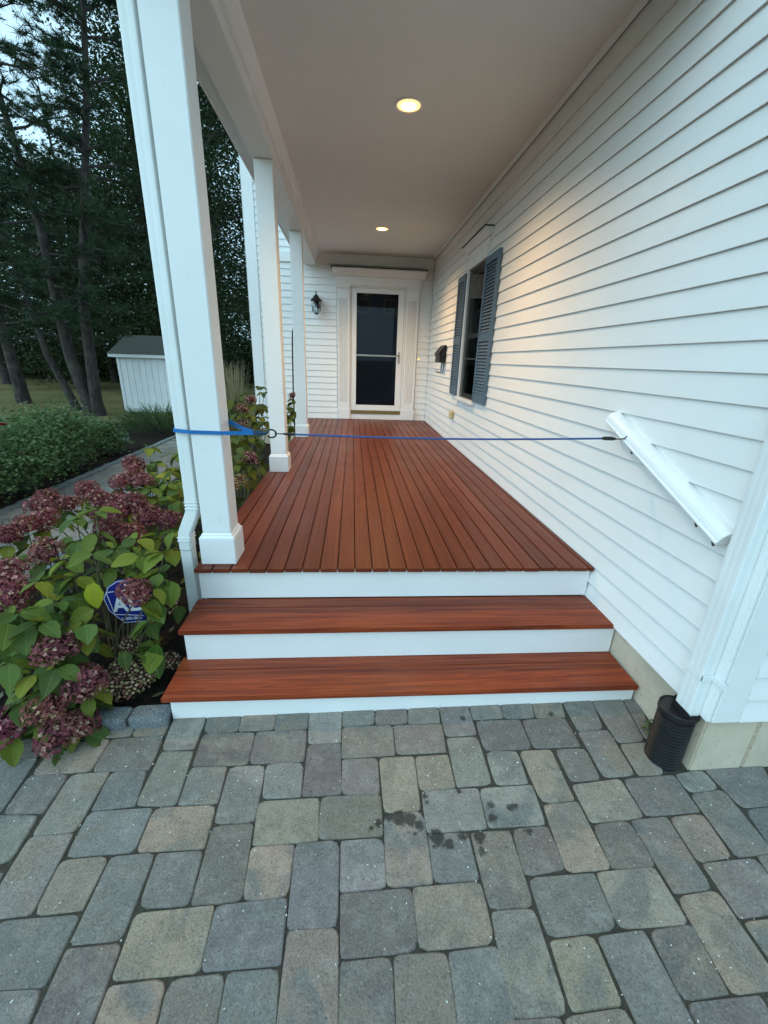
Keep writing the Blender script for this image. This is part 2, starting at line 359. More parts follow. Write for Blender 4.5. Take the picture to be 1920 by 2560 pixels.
# mulch bed between the path and the porch, and the rose bed beyond the path
def sheet(name, x0, x1, y0, y1, zf, mat, n=30, amp=.02, seed=1):
    rnd = random.Random(seed); nx_ = max(2, int((x1-x0)*n/4)); ny_ = max(2, int((y1-y0)*n/4))
    V = [(x0+(x1-x0)*i/nx_, y0+(y1-y0)*j/ny_, zf(x0+(x1-x0)*i/nx_, y0+(y1-y0)*j/ny_)+(rnd.random()-.5)*amp) for j in range(ny_+1) for i in range(nx_+1)]
    F = [(j*(nx_+1)+i, j*(nx_+1)+i+1, (j+1)*(nx_+1)+i+1, (j+1)*(nx_+1)+i) for j in range(ny_) for i in range(nx_)]
    return struct(obj(name, mesh(name, V, F, mat, True)))
sheet('planting_bed', -1.45, .03, -.48, 5.99, lambda x, y: -.50, MAT['mulch'], 70, .03, 3)
sheet('rose_bed', -5.6, -2.86, -.6, 8.6, lambda x, y: -.555, MAT['mulch'], 30, .04, 4)

# ------------------------------------------------------------------ patio pavers, each one laid where it lies
PAVERS = [
 ('b',-0.372,-0.495,-0.298,-0.498,-0.285,-0.561,-0.351,-0.56),
 ('g',-0.293,-0.501,-0.136,-0.51,-0.133,-0.559,-0.283,-0.559),
 ('b',-0.13,-0.508,0.01,-0.508,0.008,-0.561,-0.128,-0.559),
 ('l',0.02,-0.5,0.165,-0.501,0.165,-0.635,0.028,-0.634),
 ('b',0.169,-0.504,0.324,-0.506,0.328,-0.558,0.179,-0.558),
 ('t',0.326,-0.504,0.476,-0.506,0.483,-0.558,0.33,-0.558),
 ('b',0.48,-0.506,0.632,-0.509,0.634,-0.563,0.487,-0.561),
 ('d',0.179,-0.564,0.404,-0.567,0.409,-0.718,0.181,-0.715),
 ('p',0.407,-0.565,0.633,-0.566,0.636,-0.72,0.412,-0.717),
 ('g',0.031,-0.642,0.166,-0.643,0.177,-0.868,0.026,-0.863),
 ('g',0.179,-0.719,0.326,-0.721,0.33,-0.871,0.182,-0.866),
 ('l',0.333,-0.725,0.479,-0.724,0.483,-0.944,0.335,-0.942),
 ('l',0.481,-0.72,0.632,-0.721,0.638,-0.862,0.491,-0.864),
 ('l',0.633,-0.509,0.785,-0.512,0.786,-0.639,0.644,-0.638),
 ('p',0.641,-0.641,0.785,-0.642,0.791,-0.863,0.641,-0.862),
 ('g',0.788,-0.512,0.937,-0.513,0.937,-0.557,0.789,-0.559),
 ('b',0.943,-0.513,1.092,-0.516,1.088,-0.558,0.941,-0.557),
 ('t',1.096,-0.516,1.245,-0.517,1.234,-0.562,1.091,-0.56),
 ('b',0.789,-0.563,1.016,-0.564,1.014,-0.71,0.79,-0.714),
 ('b',1.021,-0.564,1.243,-0.568,1.236,-0.709,1.018,-0.707),
 ('g',1.249,-0.515,1.389,-0.517,1.386,-0.633,1.245,-0.634),
 ('l',1.251,-0.641,1.386,-0.64,1.391,-0.858,1.245,-0.861),
 ('g',1.397,-0.514,1.545,-0.518,1.537,-0.553,1.39,-0.554),
 ('g',1.552,-0.515,1.699,-0.515,1.686,-0.558,1.54,-0.555),
 ('b',1.703,-0.515,1.849,-0.516,1.834,-0.563,1.69,-0.561),
 ('d',1.401,-0.56,1.612,-0.562,1.609,-0.713,1.403,-0.713),
 ('d',1.617,-0.567,1.827,-0.568,1.827,-0.715,1.617,-0.712),
 ('s',1.854,-0.514,2.003,-0.517,1.976,-0.636,1.857,-0.639),
 ('g',2.004,-0.517,2.16,-0.516,2.124,-0.703,2.005,-0.705),
 ('s',2.168,-0.517,2.243,-0.516,2.177,-0.691,2.136,-0.694),
 ('l',1.401,-0.718,1.54,-0.717,1.534,-0.863,1.402,-0.861),
 ('y',1.55,-0.721,1.687,-0.718,1.689,-0.938,1.557,-0.941),
 ('s',1.709,-0.721,1.84,-0.721,1.833,-0.859,1.708,-0.865),
 ('s',1.851,-0.642,1.992,-0.64,1.987,-0.853,1.85,-0.854),
 ('l',2.004,-0.712,2.139,-0.711,2.11,-0.854,1.999,-0.855),
 ('g',0.791,-0.718,0.939,-0.719,0.939,-0.871,0.792,-0.864),
 ('t',0.946,-0.718,1.095,-0.717,1.09,-0.943,0.95,-0.941),
 ('t',1.097,-0.72,1.24,-0.719,1.238,-0.865,1.098,-0.865),
 ('l',1.102,-0.868,1.328,-0.868,1.323,-1.014,1.1,-1.017),
 ('l',1.331,-0.869,1.547,-0.868,1.539,-1.016,1.325,-1.014),
 ('o',1.558,-0.945,1.697,-0.942,1.7,-1.163,1.542,-1.161),
 ('y',1.703,-0.877,1.915,-0.863,1.92,-1.011,1.71,-1.017),
 ('s',1.924,-0.864,2.147,-0.86,2.147,-1.005,1.926,-1.008),
 ('l',2.151,-0.857,2.283,-0.845,2.287,-0.925,2.157,-0.931),
 ('s',2.291,-0.846,2.55,-0.841,2.501,-1,2.318,-1.002),
 ('s',2.154,-0.936,2.299,-0.929,2.301,-1.15,2.159,-1.154),
 ('s',2.321,-1.006,2.506,-1.002,2.49,-1.132,2.305,-1.132),
 ('d',1.71,-1.023,1.854,-1.016,1.859,-1.168,1.702,-1.163),
 ('b',1.857,-1.016,2.002,-1.013,2.001,-1.236,1.866,-1.239),
 ('t',2.012,-1.017,2.149,-1.01,2.144,-1.155,2.013,-1.161),
 ('s',2.021,-1.164,2.219,-1.159,2.215,-1.304,2.025,-1.312),
 ('s',2.23,-1.155,2.355,-1.151,2.332,-1.282,2.215,-1.287),
 ('t',2.027,-1.321,2.162,-1.318,2.164,-1.411,2.035,-1.416),
 ('y',0.479,-0.874,0.709,-0.872,0.715,-1.02,0.49,-1.021),
 ('b',0.715,-0.87,0.943,-0.871,0.945,-1.018,0.716,-1.017),
 ('t',0.951,-0.943,1.097,-0.943,1.096,-1.168,0.945,-1.169),
 ('u',1.101,-1.022,1.249,-1.021,1.248,-1.166,1.098,-1.168),
 ('d',1.255,-1.024,1.403,-1.022,1.4,-1.244,1.258,-1.244),
 ('p',1.409,-1.023,1.541,-1.019,1.549,-1.152,1.399,-1.167),
 ('d',0.337,-0.949,0.478,-0.949,0.49,-1.174,0.336,-1.178),
 ('u',-0.128,-0.873,0.094,-0.873,0.095,-1.017,-0.129,-1.022),
 ('o',0.1,-0.873,0.326,-0.876,0.327,-1.023,0.101,-1.017),
 ('d',-0.208,-0.571,0.011,-0.566,0.016,-0.72,-0.209,-0.715),
 ('t',-0.428,-0.579,-0.212,-0.568,-0.217,-0.714,-0.436,-0.718),
 ('p',-0.593,-0.552,-0.468,-0.545,-0.464,-0.64,-0.592,-0.639),
 ('s',-0.726,-0.581,-0.61,-0.579,-0.595,-0.644,-0.714,-0.647),
 ('s',-0.599,-0.644,-0.459,-0.643,-0.447,-0.858,-0.578,-0.857),
 ('s',-0.442,-0.718,-0.288,-0.719,-0.297,-0.871,-0.441,-0.866),
 ('g',-0.284,-0.722,-0.134,-0.72,-0.141,-0.945,-0.283,-0.947),
 ('s',-0.133,-0.722,0.009,-0.72,0.026,-0.862,-0.127,-0.871),
 ('g',-0.491,-0.869,-0.303,-0.875,-0.3,-1.025,-0.48,-1.022),
 ('g',-0.286,-0.949,-0.143,-0.946,-0.132,-1.172,-0.283,-1.175),
 ('b',-0.133,-1.028,0.018,-1.027,0.013,-1.171,-0.127,-1.174),
 ('s',0.022,-1.026,0.17,-1.025,0.163,-1.248,0.022,-1.25),
 ('s',0.175,-1.027,0.326,-1.027,0.333,-1.176,0.18,-1.174),
 ('o',0.488,-1.026,0.635,-1.024,0.632,-1.176,0.491,-1.177),
 ('u',0.637,-1.024,0.79,-1.023,0.792,-1.259,0.642,-1.255),
 ('l',0.792,-1.023,0.945,-1.022,0.944,-1.169,0.796,-1.173),
 ('p',0.797,-1.179,1.027,-1.173,1.024,-1.324,0.801,-1.327),
 ('o',1.029,-1.174,1.252,-1.172,1.251,-1.321,1.025,-1.323),
 ('y',1.262,-1.247,1.399,-1.247,1.402,-1.473,1.248,-1.472),
 ('g',1.409,-1.17,1.637,-1.168,1.635,-1.312,1.413,-1.318),
 ('y',1.643,-1.168,1.851,-1.167,1.858,-1.313,1.638,-1.313),
 ('t',1.414,-1.325,1.553,-1.32,1.554,-1.466,1.411,-1.469),
 ('g',1.562,-1.327,1.707,-1.317,1.724,-1.531,1.574,-1.536),
 ('d',1.724,-1.321,1.865,-1.314,1.859,-1.463,1.724,-1.469),
 ('t',1.866,-1.247,2.014,-1.238,2.02,-1.461,1.865,-1.463),
 ('d',1.73,-1.472,1.943,-1.469,1.934,-1.564,1.734,-1.566),
 ('b',1.383,-1.474,1.56,-1.47,1.565,-1.553,1.385,-1.553),
 ('p',1.207,-1.472,1.38,-1.474,1.382,-1.553,1.197,-1.55),
 ('s',-0.224,-1.182,0.013,-1.178,0.008,-1.334,-0.209,-1.331),
 ('g',-0.201,-1.334,0.006,-1.335,0.018,-1.452,-0.18,-1.446),
 ('d',0.02,-1.257,0.169,-1.255,0.176,-1.45,0.022,-1.449),
 ('o',0.179,-1.186,0.408,-1.181,0.414,-1.329,0.18,-1.332),
 ('u',0.413,-1.182,0.633,-1.177,0.633,-1.329,0.416,-1.328),
 ('o',0.177,-1.343,0.326,-1.335,0.335,-1.445,0.179,-1.447),
 ('b',0.336,-1.34,0.485,-1.335,0.487,-1.455,0.34,-1.455),
 ('u',0.489,-1.335,0.635,-1.332,0.641,-1.467,0.492,-1.465),
 ('b',0.642,-1.255,0.792,-1.257,0.797,-1.487,0.643,-1.482),
 ('d',0.799,-1.332,0.948,-1.329,0.947,-1.496,0.796,-1.492),
 ('b',0.953,-1.33,1.107,-1.33,1.105,-1.496,0.947,-1.496),
 ('g',1.109,-1.33,1.256,-1.325,1.259,-1.493,1.106,-1.494),
]

PCOL = {'g': (0.254, 0.23, 0.198), 'l': (0.306, 0.278, 0.24), 's': (0.214, 0.197, 0.174), 'd': (0.181, 0.161, 0.14), 'b': (0.259, 0.216, 0.17), 'p': (0.204, 0.17, 0.15), 't': (0.345, 0.278, 0.21), 'o': (0.358, 0.275, 0.198), 'y': (0.312, 0.273, 0.203), 'u': (0.224, 0.214, 0.199)}
def paver_mesh(q, zf, rnd, thick=.05, gap=-.0014, rr=.021, bev=.0036):
    """rounded tumbled block from four corners; returns mesh data round its own centre"""
    c = Vector((sum(p[0] for p in q)/4, sum(p[1] for p in q)/4)); P = [Vector(p) for p in q]
    def inset(P, d):
        n = len(P); R = []
        for i in range(n):
            a, b, e = P[i-1], P[i], P[(i+1)%n]
            u = (b-a).normalized(); w_ = (e-b).normalized(); n1 = Vector((u.y,-u.x)); n2 = Vector((w_.y,-w_.x))
            if n1.dot(c-b) < 0: n1 = -n1
            if n2.dot(c-b) < 0: n2 = -n2
            R.append(b + (n1+n2)*d/max(.5, 1+n1.dot(n2)))
        return R
    P = inset(P, gap)
    ring = []
    for i in range(4):
        a, b, e = P[i-1], P[i], P[(i+1)%4]
        r = rr*rnd.uniform(.45, 1.5); r = min(r, (a-b).length*.4, (e-b).length*.4)
        A = b+(a-b).normalized()*r; E_ = b+(e-b).normalized()*r
        m = (A+E_)/2*.5 + b*.5
        for p in (A, m, E_): ring.append(p + Vector((rnd.uniform(-1,1), rnd.uniform(-1,1)))*.0018)
    if (ring[3]-ring[0]).x*(ring[6]-ring[3]).y-(ring[3]-ring[0]).y*(ring[6]-ring[3]).x < 0: ring.reverse()
    n = len(ring); tilt = (rnd.uniform(-.008,.008), rnd.uniform(-.008,.008)); lift = rnd.uniform(-.002, .002)
    z0 = zf(c.x, c.y)
    def top(p): return zf(p.x, p.y)-z0+lift+tilt[0]*(p.x-c.x)+tilt[1]*(p.y-c.y)
    V = [(p.x-c.x, p.y-c.y, top(p)-thick) for p in ring]
    V += [(p.x-c.x, p.y-c.y, top(p)-bev*rnd.uniform(.9,1.5)) for p in ring]
    ins = [p+(c-p).normalized()*bev*rnd.uniform(1.,1.9) for p in ring]
    V += [(p.x-c.x, p.y-c.y, top(p)) for p in ins]
    F = [(i,(i+1)%n,n+(i+1)%n,n+i) for i in range(n)]+[(n+i,n+(i+1)%n,2*n+(i+1)%n,2*n+i) for i in range(n)]+[tuple(range(2*n,3*n))]
    return V, F, (c.x, c.y, z0)
prnd = random.Random(7)
def add_paver(q, colr, parent, zf, stained=False, **k):
    V, F, c = paver_mesh(q, zf, prnd, **k)
    me = mesh('paver', V, F, MAT['paver_stained' if stained else 'paver'])
    for p in me.polygons: p.use_smooth = len(p.vertices) == 4
    o = obj('paver', me, parent, c); j = prnd.uniform(.90, 1.08)
    o.color = (*[x*j*prnd.uniform(.96,1.04) for x in colr], 1); return o
patio = struct(sheet('patio', -3.4, 5.2, -4.4, -.47, lambda x, y: gz(x, y)-.006, MAT['joint'], 12, .003, 5))
quads = []
for row in PAVERS:
    q = [(row[1+2*i], row[2+2*i]) for i in range(4)]
    if q[0][1] > -.522 and 0 < q[0][0] and q[1][0] < 2.3: q[0] = (q[0][0], -.470); q[1] = (q[1][0], -.470)      # runs up to the bottom riser
    quads.append(q)
    st = any(min(p[0] for p in q)-.02 < x < max(p[0] for p in q)+.02 and min(p[1] for p in q)-.02 < y < max(p[1] for p in q)+.02 for x, y, r in STAINS)
    add_paver(q, PCOL[row[0]], patio, gz, st)
def sat_overlap(a, b):
    for P in (a, b):
        for i in range(4):
            e = (P[(i+1)%4][0]-P[i][0], P[(i+1)%4][1]-P[i][1]); nrm = (-e[1], e[0])
            pa = [p[0]*nrm[0]+p[1]*nrm[1] for p in a]; pb = [p[0]*nrm[0]+p[1]*nrm[1] for p in b]
            L = math.hypot(*nrm)*.004
            if max(pa) <= min(pb)+L or max(pb) <= min(pa)+L: return False
    return True
# the same laying pattern goes on round the part that is in view
ca, sa = math.cos(.012), math.sin(.012); y = -3.4; ri = 0; made = 0
keys = list(PCOL)
while y < -.55 and made < 190:
    x = -2.6 - prnd.random()*.2
    while x < 4.4:
        wd = prnd.choice((.152,.152,.227)); q = [(x,y+.15),(x+wd,y+.15),(x+wd,y),(x,y)]
        cx_, cy_ = x+wd/2, y+.075
        blocked = (cx_ > 2.05 and cy_ > -.97) or (cx_ < -1.3 and cy_ > -.6) or any(abs(cx_-k[0][0]) < .8 and abs(cy_-k[0][1]) < .8 and sat_overlap(q, k) for k in quads)
        near = -1.3 < cx_ < 3.3 and cy_ > -2.2
        if not blocked and near:
            add_paver(q, PCOL[prnd.choice(keys)], patio, gz); made += 1; quads.append(q)
        x += wd+.002
    y += .152
# small cut pieces fill what is left between the two layings
inf = MB(); y = -2.3
while y < -.54:
    x = -1.4
    while x < 3.3:
        step = .026
        for (wd, ht) in ((.15,.075),(.075,.15),(.10,.05),(.05,.10),(.05,.05)):
            q = [(x,y+ht),(x+wd,y+ht),(x+wd,y),(x,y)]; cx_, cy_ = x+wd/2, y+ht/2
            if (x+wd > 2.07 and cy_ > -.97) or cy_+ht/2 > -.53 or (cx_ < -1.3 and cy_ > -.6): continue
            if any(abs(cx_-k[0][0]) < .6 and abs(cy_-k[0][1]) < .6 and sat_overlap(q, k) for k in quads): continue
            V, F, c = paver_mesh(q, gz, prnd, gap=.001, rr=.008); inf.add([(a+c[0], b+c[1], d+c[2]) for a, b, d in V], F); quads.append(q); step = wd+.002; break
        x += step
    y += .026
io = inf.build('cut_pavers', MAT['paver'], patio); io['kind'] = 'stuff'; io.color = (.19,.18,.155,1)
# ------------------------------------------------------------------ side path, running back along the house
path = struct(sheet('path', -2.86, -1.45, -.47, 9.0, lambda x, y: -.562, MAT['joint'], 12, .003, 6))
zpath = lambda x, y: -.55
y = -.42
while y < 6.5:
    x = -2.70+prnd.uniform(-.05, 0)
    while x < -1.62:
        wd = prnd.choice((.15, .225)); wd = min(wd, -1.58-x)
        if wd > .06: add_paver([(x,y+.15),(x+wd,y+.15),(x+wd,y),(x,y)], PCOL[prnd.choice('gsldbg')], path, zpath)
        x += wd+.003
    y += .153
def cobble(c, s, parent, rnd, mat=None, name='edging_stone'):
    V, F = [], []
    bm = bmesh.new(); bmesh.ops.create_cube(bm, size=1.0)
    bmesh.ops.bevel(bm, geom=list(bm.edges), offset=.11, segments=1, affect='EDGES')
    for vv in bm.verts:
        vv.co = Vector((vv.co.x*s[0]*(1+rnd.uniform(-.06,.06)), vv.co.y*s[1]*(1+rnd.uniform(-.06,.06)), (vv.co.z-.5)*s[2]+rnd.uniform(-.004,.004)))
    me = bpy.data.meshes.new(name); bm.to_mesh(me); bm.free(); me.materials.append(MAT['granite'])
    return obj(name, me, parent, c)
edge = struct(bx('bed_edging', (-1.5, -.52, -.60), (.012, -.44, -.53), MAT['joint'], None, 0))
x = .012
for i in range(9):
    L = .168 if i < 2 else prnd.uniform(.15, .2)
    if i == 0: L = .175
    cobble((x-L/2, -.478-.004*i, -.462), (L-.012, .09, .12), edge, prnd); x -= L
edge2 = struct(bx('path_edging', (-2.82, -.4, -.66), (-2.74, 8.4, -.59), MAT['joint'], None, 0))
y = -.4
while y < 8.4:
    L = prnd.uniform(.16, .26); cobble((-2.78+prnd.uniform(-.008,.008), y+L/2, -.527), (.10, L-.012, .10), edge2, prnd)
    y += L
y = -.3
while y < 3.2:
    L = prnd.uniform(.16, .26); cobble((-1.50+prnd.uniform(-.008,.008), y+L/2, -.500), (.10, L-.012, .12), edge2, prnd)
    y += L

# pale flakes, like grass seed and petals, scattered over the pavers
crnd = random.Random(21); mb = MB()
for i in range(480):
    x, y = crnd.uniform(-.75, 2.5), -.53-1.05*crnd.random()
    if x > 2.05 and y > -.9: continue
    L = crnd.uniform(.0008,.0030)*(1.6 if crnd.random() < .06 else 1); W_ = L*crnd.uniform(.3,.7); a = crnd.uniform(0, 6.3)
    u = Vector((math.cos(a), math.sin(a), 0)); w2 = Vector((-u.y, u.x, 0)); z = gz(x, y)+.0035+crnd.uniform(0,.0015)
    p = Vector((x, y, z)); t = Vector((0,0,crnd.uniform(.0006,.0016)))
    q = [p-u*L-w2*W_*.6, p+u*L*.7-w2*W_, p+u*L+w2*W_*.5, p-u*L*.5+w2*W_]
    mb.add(q+[k+t for k in q], [(0,3,2,1),(4,5,6,7),(0,1,5,4),(1,2,6,5),(2,3,7,6),(3,0,4,7)])
ch = mb.build('pale_flakes', MAT['chip']); ch['kind'] = 'stuff'; ch['label'] = 'tiny pale flakes scattered over the pavers'; ch['category'] = 'debris'

# ================================================================== THE HOUSE
W = 2.2; CL = .1055; Z0 = -.2085
house = thing('house', 'white clapboard house with front door, shuttered window and concrete footing', 'house', (W+.5, 2.5, -.5))
# concrete footing, in poured lengths with joints
for (y0, y1) in ((-.845,-.16), (-.155,.9), (.905, 5.95)):
    bx('footing', (W+.022, y0, -.9), (W+.25, y1, -.19), MAT['concrete'], house, .006)
for (x0, x1) in ((W+.255, 2.62), (2.625, 4.6)): bx('footing', (x0, -.845, -.9), (x1, -.62, -.19), MAT['concrete'], house, .006)
bx('footing', (-.90, 6.02, -.9), (W+.02, 6.3, -.14), MAT['concrete'], house, .006)
# wall cores behind the boards: right wall with the window opening
WY0, WY1, WZ0, WZ1 = 2.79, 3.50, .66, 2.055
def core(a, b): bx('wall_core', a, b, MAT['white'], house, 0)
core((W+.008, -.855, -.2), (W+.16, WY0, 5.4)); core((W+.008, WY1, -.2), (W+.16, 6.2, 5.4))  # upper reach is unseen, raised to block sky light
core((W+.008, WY0, -.2), (W+.16, WY1, WZ0)); core((W+.008, WY0, WZ1), (W+.16, WY1, 5.4))
core((W+.16, -.855, -.2), (4.6, -.70, 5.4)); core((4.45, -.70, -.2), (4.6, 6.2, 5.4))
# back wall (faces the viewer) with the door opening, then up above the porch roof
DX0, DX1, DZ1 = .79, 1.715, 2.22
core((-.905, 6.008, -.15), (DX0, 6.2, 5.6)); core((DX1, 6.008, -.15), (W+.16, 6.2, 5.6)); core((DX0, 6.008, DZ1), (DX1, 6.2, 5.6)); core((DX0, 6.008, -.15), (DX1, 6.2, .10))
core((-.905, 6.2, -.15), (-.75, 12, 5.6)); core((4.45, 6.2, -.15), (4.6, 12, 5.6)); core((-.75, 11.85, -.15), (4.45, 12, 5.6))
bx('roof', (-1.2, 5.6, 5.6), (4.9, 12.3, 5.75), MAT['shingle'], house, .01); bx('roof', (W-.3, -1.2, 5.4), (4.9, 5.6, 5.55), MAT['shingle'], house, .01)  # unseen flat roofs added over the walls to block sky light
# clapboards: one board per course and side of an opening
def clap(axis, sgn, plane, a, b, z, h=CL):
    """board standing proud by 14 mm at its lower edge; axis = run, sgn = outward direction across it"""
    o = lambda d: plane+sgn*d
    prof = [(o(-.004), z+.004), (o(.006), z+.004), (o(.0145), z), (o(.016), z+.0015), (o(.016), z+.004), (o(.003), z+h+.006), (o(-.004), z+h+.006)]
    me = MB().extrude(prof, axis, a, b); c = ((a+b)/2 if axis == 'X' else plane, (a+b)/2 if axis == 'Y' else plane, z)
    me.v = [tuple(p-q for p, q in zip(v_, c)) for v_ in me.v]
    return me.build('clapboard', MAT['siding'], house, loc=c)
k = 0
while Z0+k*CL < 2.52:
    z = Z0+k*CL
    if z+CL > WZ0-.06 and z < WZ1+.11:
        clap('Y', -1, W, -.792, WY0-.035, z); clap('Y', -1, W, WY1+.035, 5.985, z)
    else: clap('Y', -1, W, -.792, 5.985, z)
    k += 1
k = 0
while Z0+k*CL < 5.3:
    z = Z0+k*CL
    if z > -.02 or True:
        if z < 2.50:
            if z+CL > 0: clap('X', -1, 6.0, -.755, .54, z); clap('X', -1, 6.0, 1.972, W-.016, z)
            else: clap('X', -1, 6.0, -.755, .02, z)
        elif z < 2.70: clap('X', -1, 6.0, -.755, .04, z)
        else: clap('X', -1, 6.0, -.755, .6, z)
    if z < 5.2: clap('X', -1, -.862, 2.318, 4.5, z)
    k += 1
bx('corner_board', (-.922, 5.974, -.2), (-.75, 6.006, 5.5), MAT['white'], house); bx('corner_board', (-.928, 5.974, -.2), (-.9225, 6.2, 5.5), MAT['white'], house, .001)
bx('corner_board', (W-.0125, -.872, -.212), (W+.007, -.79, 5.3), MAT['white'], house, .006)
bx('corner_board', (W+.0075, -.874, -.212), (2.318, -.856, 5.3), MAT['white'], house)
# frieze and bed moulding under the porch ceiling
bx('frieze_board', (W-.018, .0, 2.535), (W+.007, 5.98, 2.66), MAT['white'], house)
MB().extrude([(W-.019,2.66),(W-.030,2.655),(W-.034,2.645),(W-.048,2.672),(W-.05,2.68),(W-.019,2.68)], 'Y', -.2, 5.98).build('bed_moulding', MAT['white'], house)
bx('frieze_board', (-.70, 5.965, 2.53), (W-.02, 5.99, 2.68), MAT['white'], house)

# ------------------------------------------------------------------ entrance: pilasters, entablature, storm door over the navy door
door = bx('entrance_door', (.793, 6.085, .161), (1.712, 6.125, 2.22), MAT['navy'], house, 0); door['label'] = 'navy entrance door behind a white storm door'
def dbx(n, a, b, m, bev=.003): return bx(n, a, b, MAT[m], door, bev)
for (x0, x1) in ((.552,.766), (1.742,1.958)):
    # fluted pilaster: profile extruded up
    y0 = 5.950; pr = [(x0, 6.004), (x0, y0)]; nf = 6; wv = (x1-x0-.06)/nf
    for i in range(nf):
        xa = x0+.03+i*wv
        pr += [(xa+wv*.12, y0), (xa+wv*.30, y0+.014), (xa+wv*.70, y0+.014), (xa+wv*.88, y0)]
    pr += [(x1, y0), (x1, 6.004)]
    MB().extrude(pr, 'Z', .30, 2.02).build('pilaster', MAT['white'], door)
    dbx('pilaster', (x0, y0-.001, .20), (x1, 6.004, .30), 'white'); dbx('pilaster', (x0, y0-.001, 2.02), (x1, 6.004, 2.18), 'white')
    dbx('plinth_block', (x0-.015, 5.930, .004), (x1+.012, 6.004, .198), 'white', .008)
    dbx('capital', (x0-.012, 5.925, 2.18), (x1+.012, 6.004, 2.225), 'white', .01)
dbx('jamb', (.768, 5.97, .10), (.792, 6.06, 2.225), 'white'); dbx('jamb', (1.713, 5.97, .10), (1.740, 6.06, 2.225), 'white'); dbx('jamb', (.792, 5.975, 2.200), (1.713, 6.06, 2.225), 'white')
dbx('entablature', (.535, 5.940, 2.226), (1.975, 6.004, 2.36), 'white')
cor = [(6.004,2.362),(5.925,2.362),(5.915,2.38),(5.89,2.395),(5.84,2.432),(5.80,2.442),(5.80,2.462),(6.004,2.462)]
MB().extrude(cor, 'X', .475, 2.04).build('cornice', MAT['white'], door)
dbx('drip_flashing', (.455, 5.782, 2.4625), (2.055, 6.004, 2.476), 'flash', .002)
dbx('threshold', (.793, 5.955, .105), (1.712, 6.1, .160), 'brass', .006); dbx('kick_board', (.770, 5.972, .004), (1.738, 6.004, .103), 'white')
sx0, sx1, sz0, sz1, yy = .796, 1.709, .164, 2.196, 5.978
dbx('storm_door_stile', (sx0, yy, sz0), (sx0+.088, yy+.032, sz1), 'white', .005); dbx('storm_door_stile', (sx1-.105, yy, sz0), (sx1, yy+.032, sz1), 'white', .005)
dbx('storm_door_rail', (sx0+.089, yy, sz1-.075), (sx1-.106, yy+.032, sz1), 'white', .005); dbx('storm_door_rail', (sx0+.089, yy, sz0), (sx1-.106, yy+.032, sz0+.10), 'white', .005)
dbx('middle_bar', (sx0+.089, yy+.008, 1.115), (sx1-.106, yy+.026, 1.140), 'nickel', .003)
dbx('pane', (sx0+.089, yy+.014, 1.141), (sx1-.106, yy+.018, sz1-.076), 'storm_glass', 0); dbx('pane', (sx0+.089, yy+.014, sz0+.101), (sx1-.106, yy+.018, 1.114), 'storm_glass', 0)
dbx('handle_plate', (sx1-.078, yy-.012, 1.0), (sx1-.045, yy, 1.20), 'nickel', .004)
MB().tube([(sx1-.062,yy-.013,1.14),(sx1-.062,yy-.05,1.14),(sx1-.115,yy-.055,1.135)], .009, 8).build('lever', MAT['brass'], door, True)
# navy door behind the glass: slab with two little lights at the top and raised panels
for (x0, x1) in ((.90,1.12),(1.36,1.58)):
    dbx('door_light', (x0, 6.076, 1.83), (x1, 6.083, 2.05), 'brass', .002); dbx('door_light_pane', (x0+.012, 6.070, 1.842), (x1-.012, 6.0745, 2.038), 'dark_room', 0)
    for (z0, z1) in ((.30,.82),(.95,1.70)): dbx('door_panel', (x0-.02, 6.074, z0), (x1+.02, 6.084, z1), 'navy', .008)

# ------------------------------------------------------------------ window with cornice, sashes behind an insect screen
win = MB().box((W-.030, WY0-.034, WZ0-.01), (W+.05, WY0+.012, WZ1+.02)).box((W-.030, WY1-.012, WZ0-.01), (W+.05, WY1+.034, WZ1+.02)).build('window', MAT['white'], house, bevel=.003)
def wbx(n, a, b, m, bev=.003): return bx(n, a, b, MAT[m], win, bev)
wbx('casing', (W-.032, WY0-.034, WZ1+.021), (W+.05, WY1+.034, WZ1+.12), 'white'); wbx('sill', (W-.055, WY0-.05, WZ0-.05), (W+.06, WY1+.05, WZ0-.011), 'white', .006)
wbx('entablature', (W-.026, WY0-.034, WZ1+.121), (W+.01, WY1+.034, WZ1+.20), 'white')
cp = [(W+.004,WZ1+.20),(W-.040,WZ1+.20),(W-.050,WZ1+.215),(W-.085,WZ1+.245),(W-.095,WZ1+.25),(W-.095,WZ1+.265),(W+.004,WZ1+.265)]
MB().extrude(cp, 'Y', WY0-.10, WY1+.10).build('cornice', MAT['white'], win); wbx('drip_flashing', (W-.106, WY0-.112, WZ1+.2655), (W+.004, WY1+.112, WZ1+.276), 'flash', .002)
zm = 1.36
for (z0, z1, xo, n_) in ((WZ0-.005, zm+.02, .0, 'lower'), (zm-.02, WZ1+.02, .034, 'upper')):
    xa = W+.012+xo
    MB().box((xa, WY0+.013, z0), (xa+.03, WY0+.055, z1)).box((xa, WY1-.055, z0), (xa+.03, WY1-.013, z1)).box((xa+.001, WY0+.055, z0), (xa+.029, WY1-.055, z0+.05)).box((xa+.001, WY0+.055, z1-.045), (xa+.029, WY1-.055, z1)).build('sash', MAT['white'], win)
    wbx('pane', (xa+.012, WY0+.056, z0+.05), (xa+.016, WY1-.056, z1-.045), 'glass', 0)
    wbx('grille_bar', (xa+.017, (WY0+WY1)/2-.008, z0+.05), (xa+.026, (WY0+WY1)/2+.008, z1-.045), 'white', 0)
wbx('insect_screen', (W-.006, WY0+.013, WZ0-.008), (W-.003, WY1-.013, WZ1+.018), 'screen_glass', 0)
wbx('dark_room', (W+.55, WY0-.3, WZ0-.3), (W+.56, WY1+.3, WZ1+.3), 'dark_room', 0)
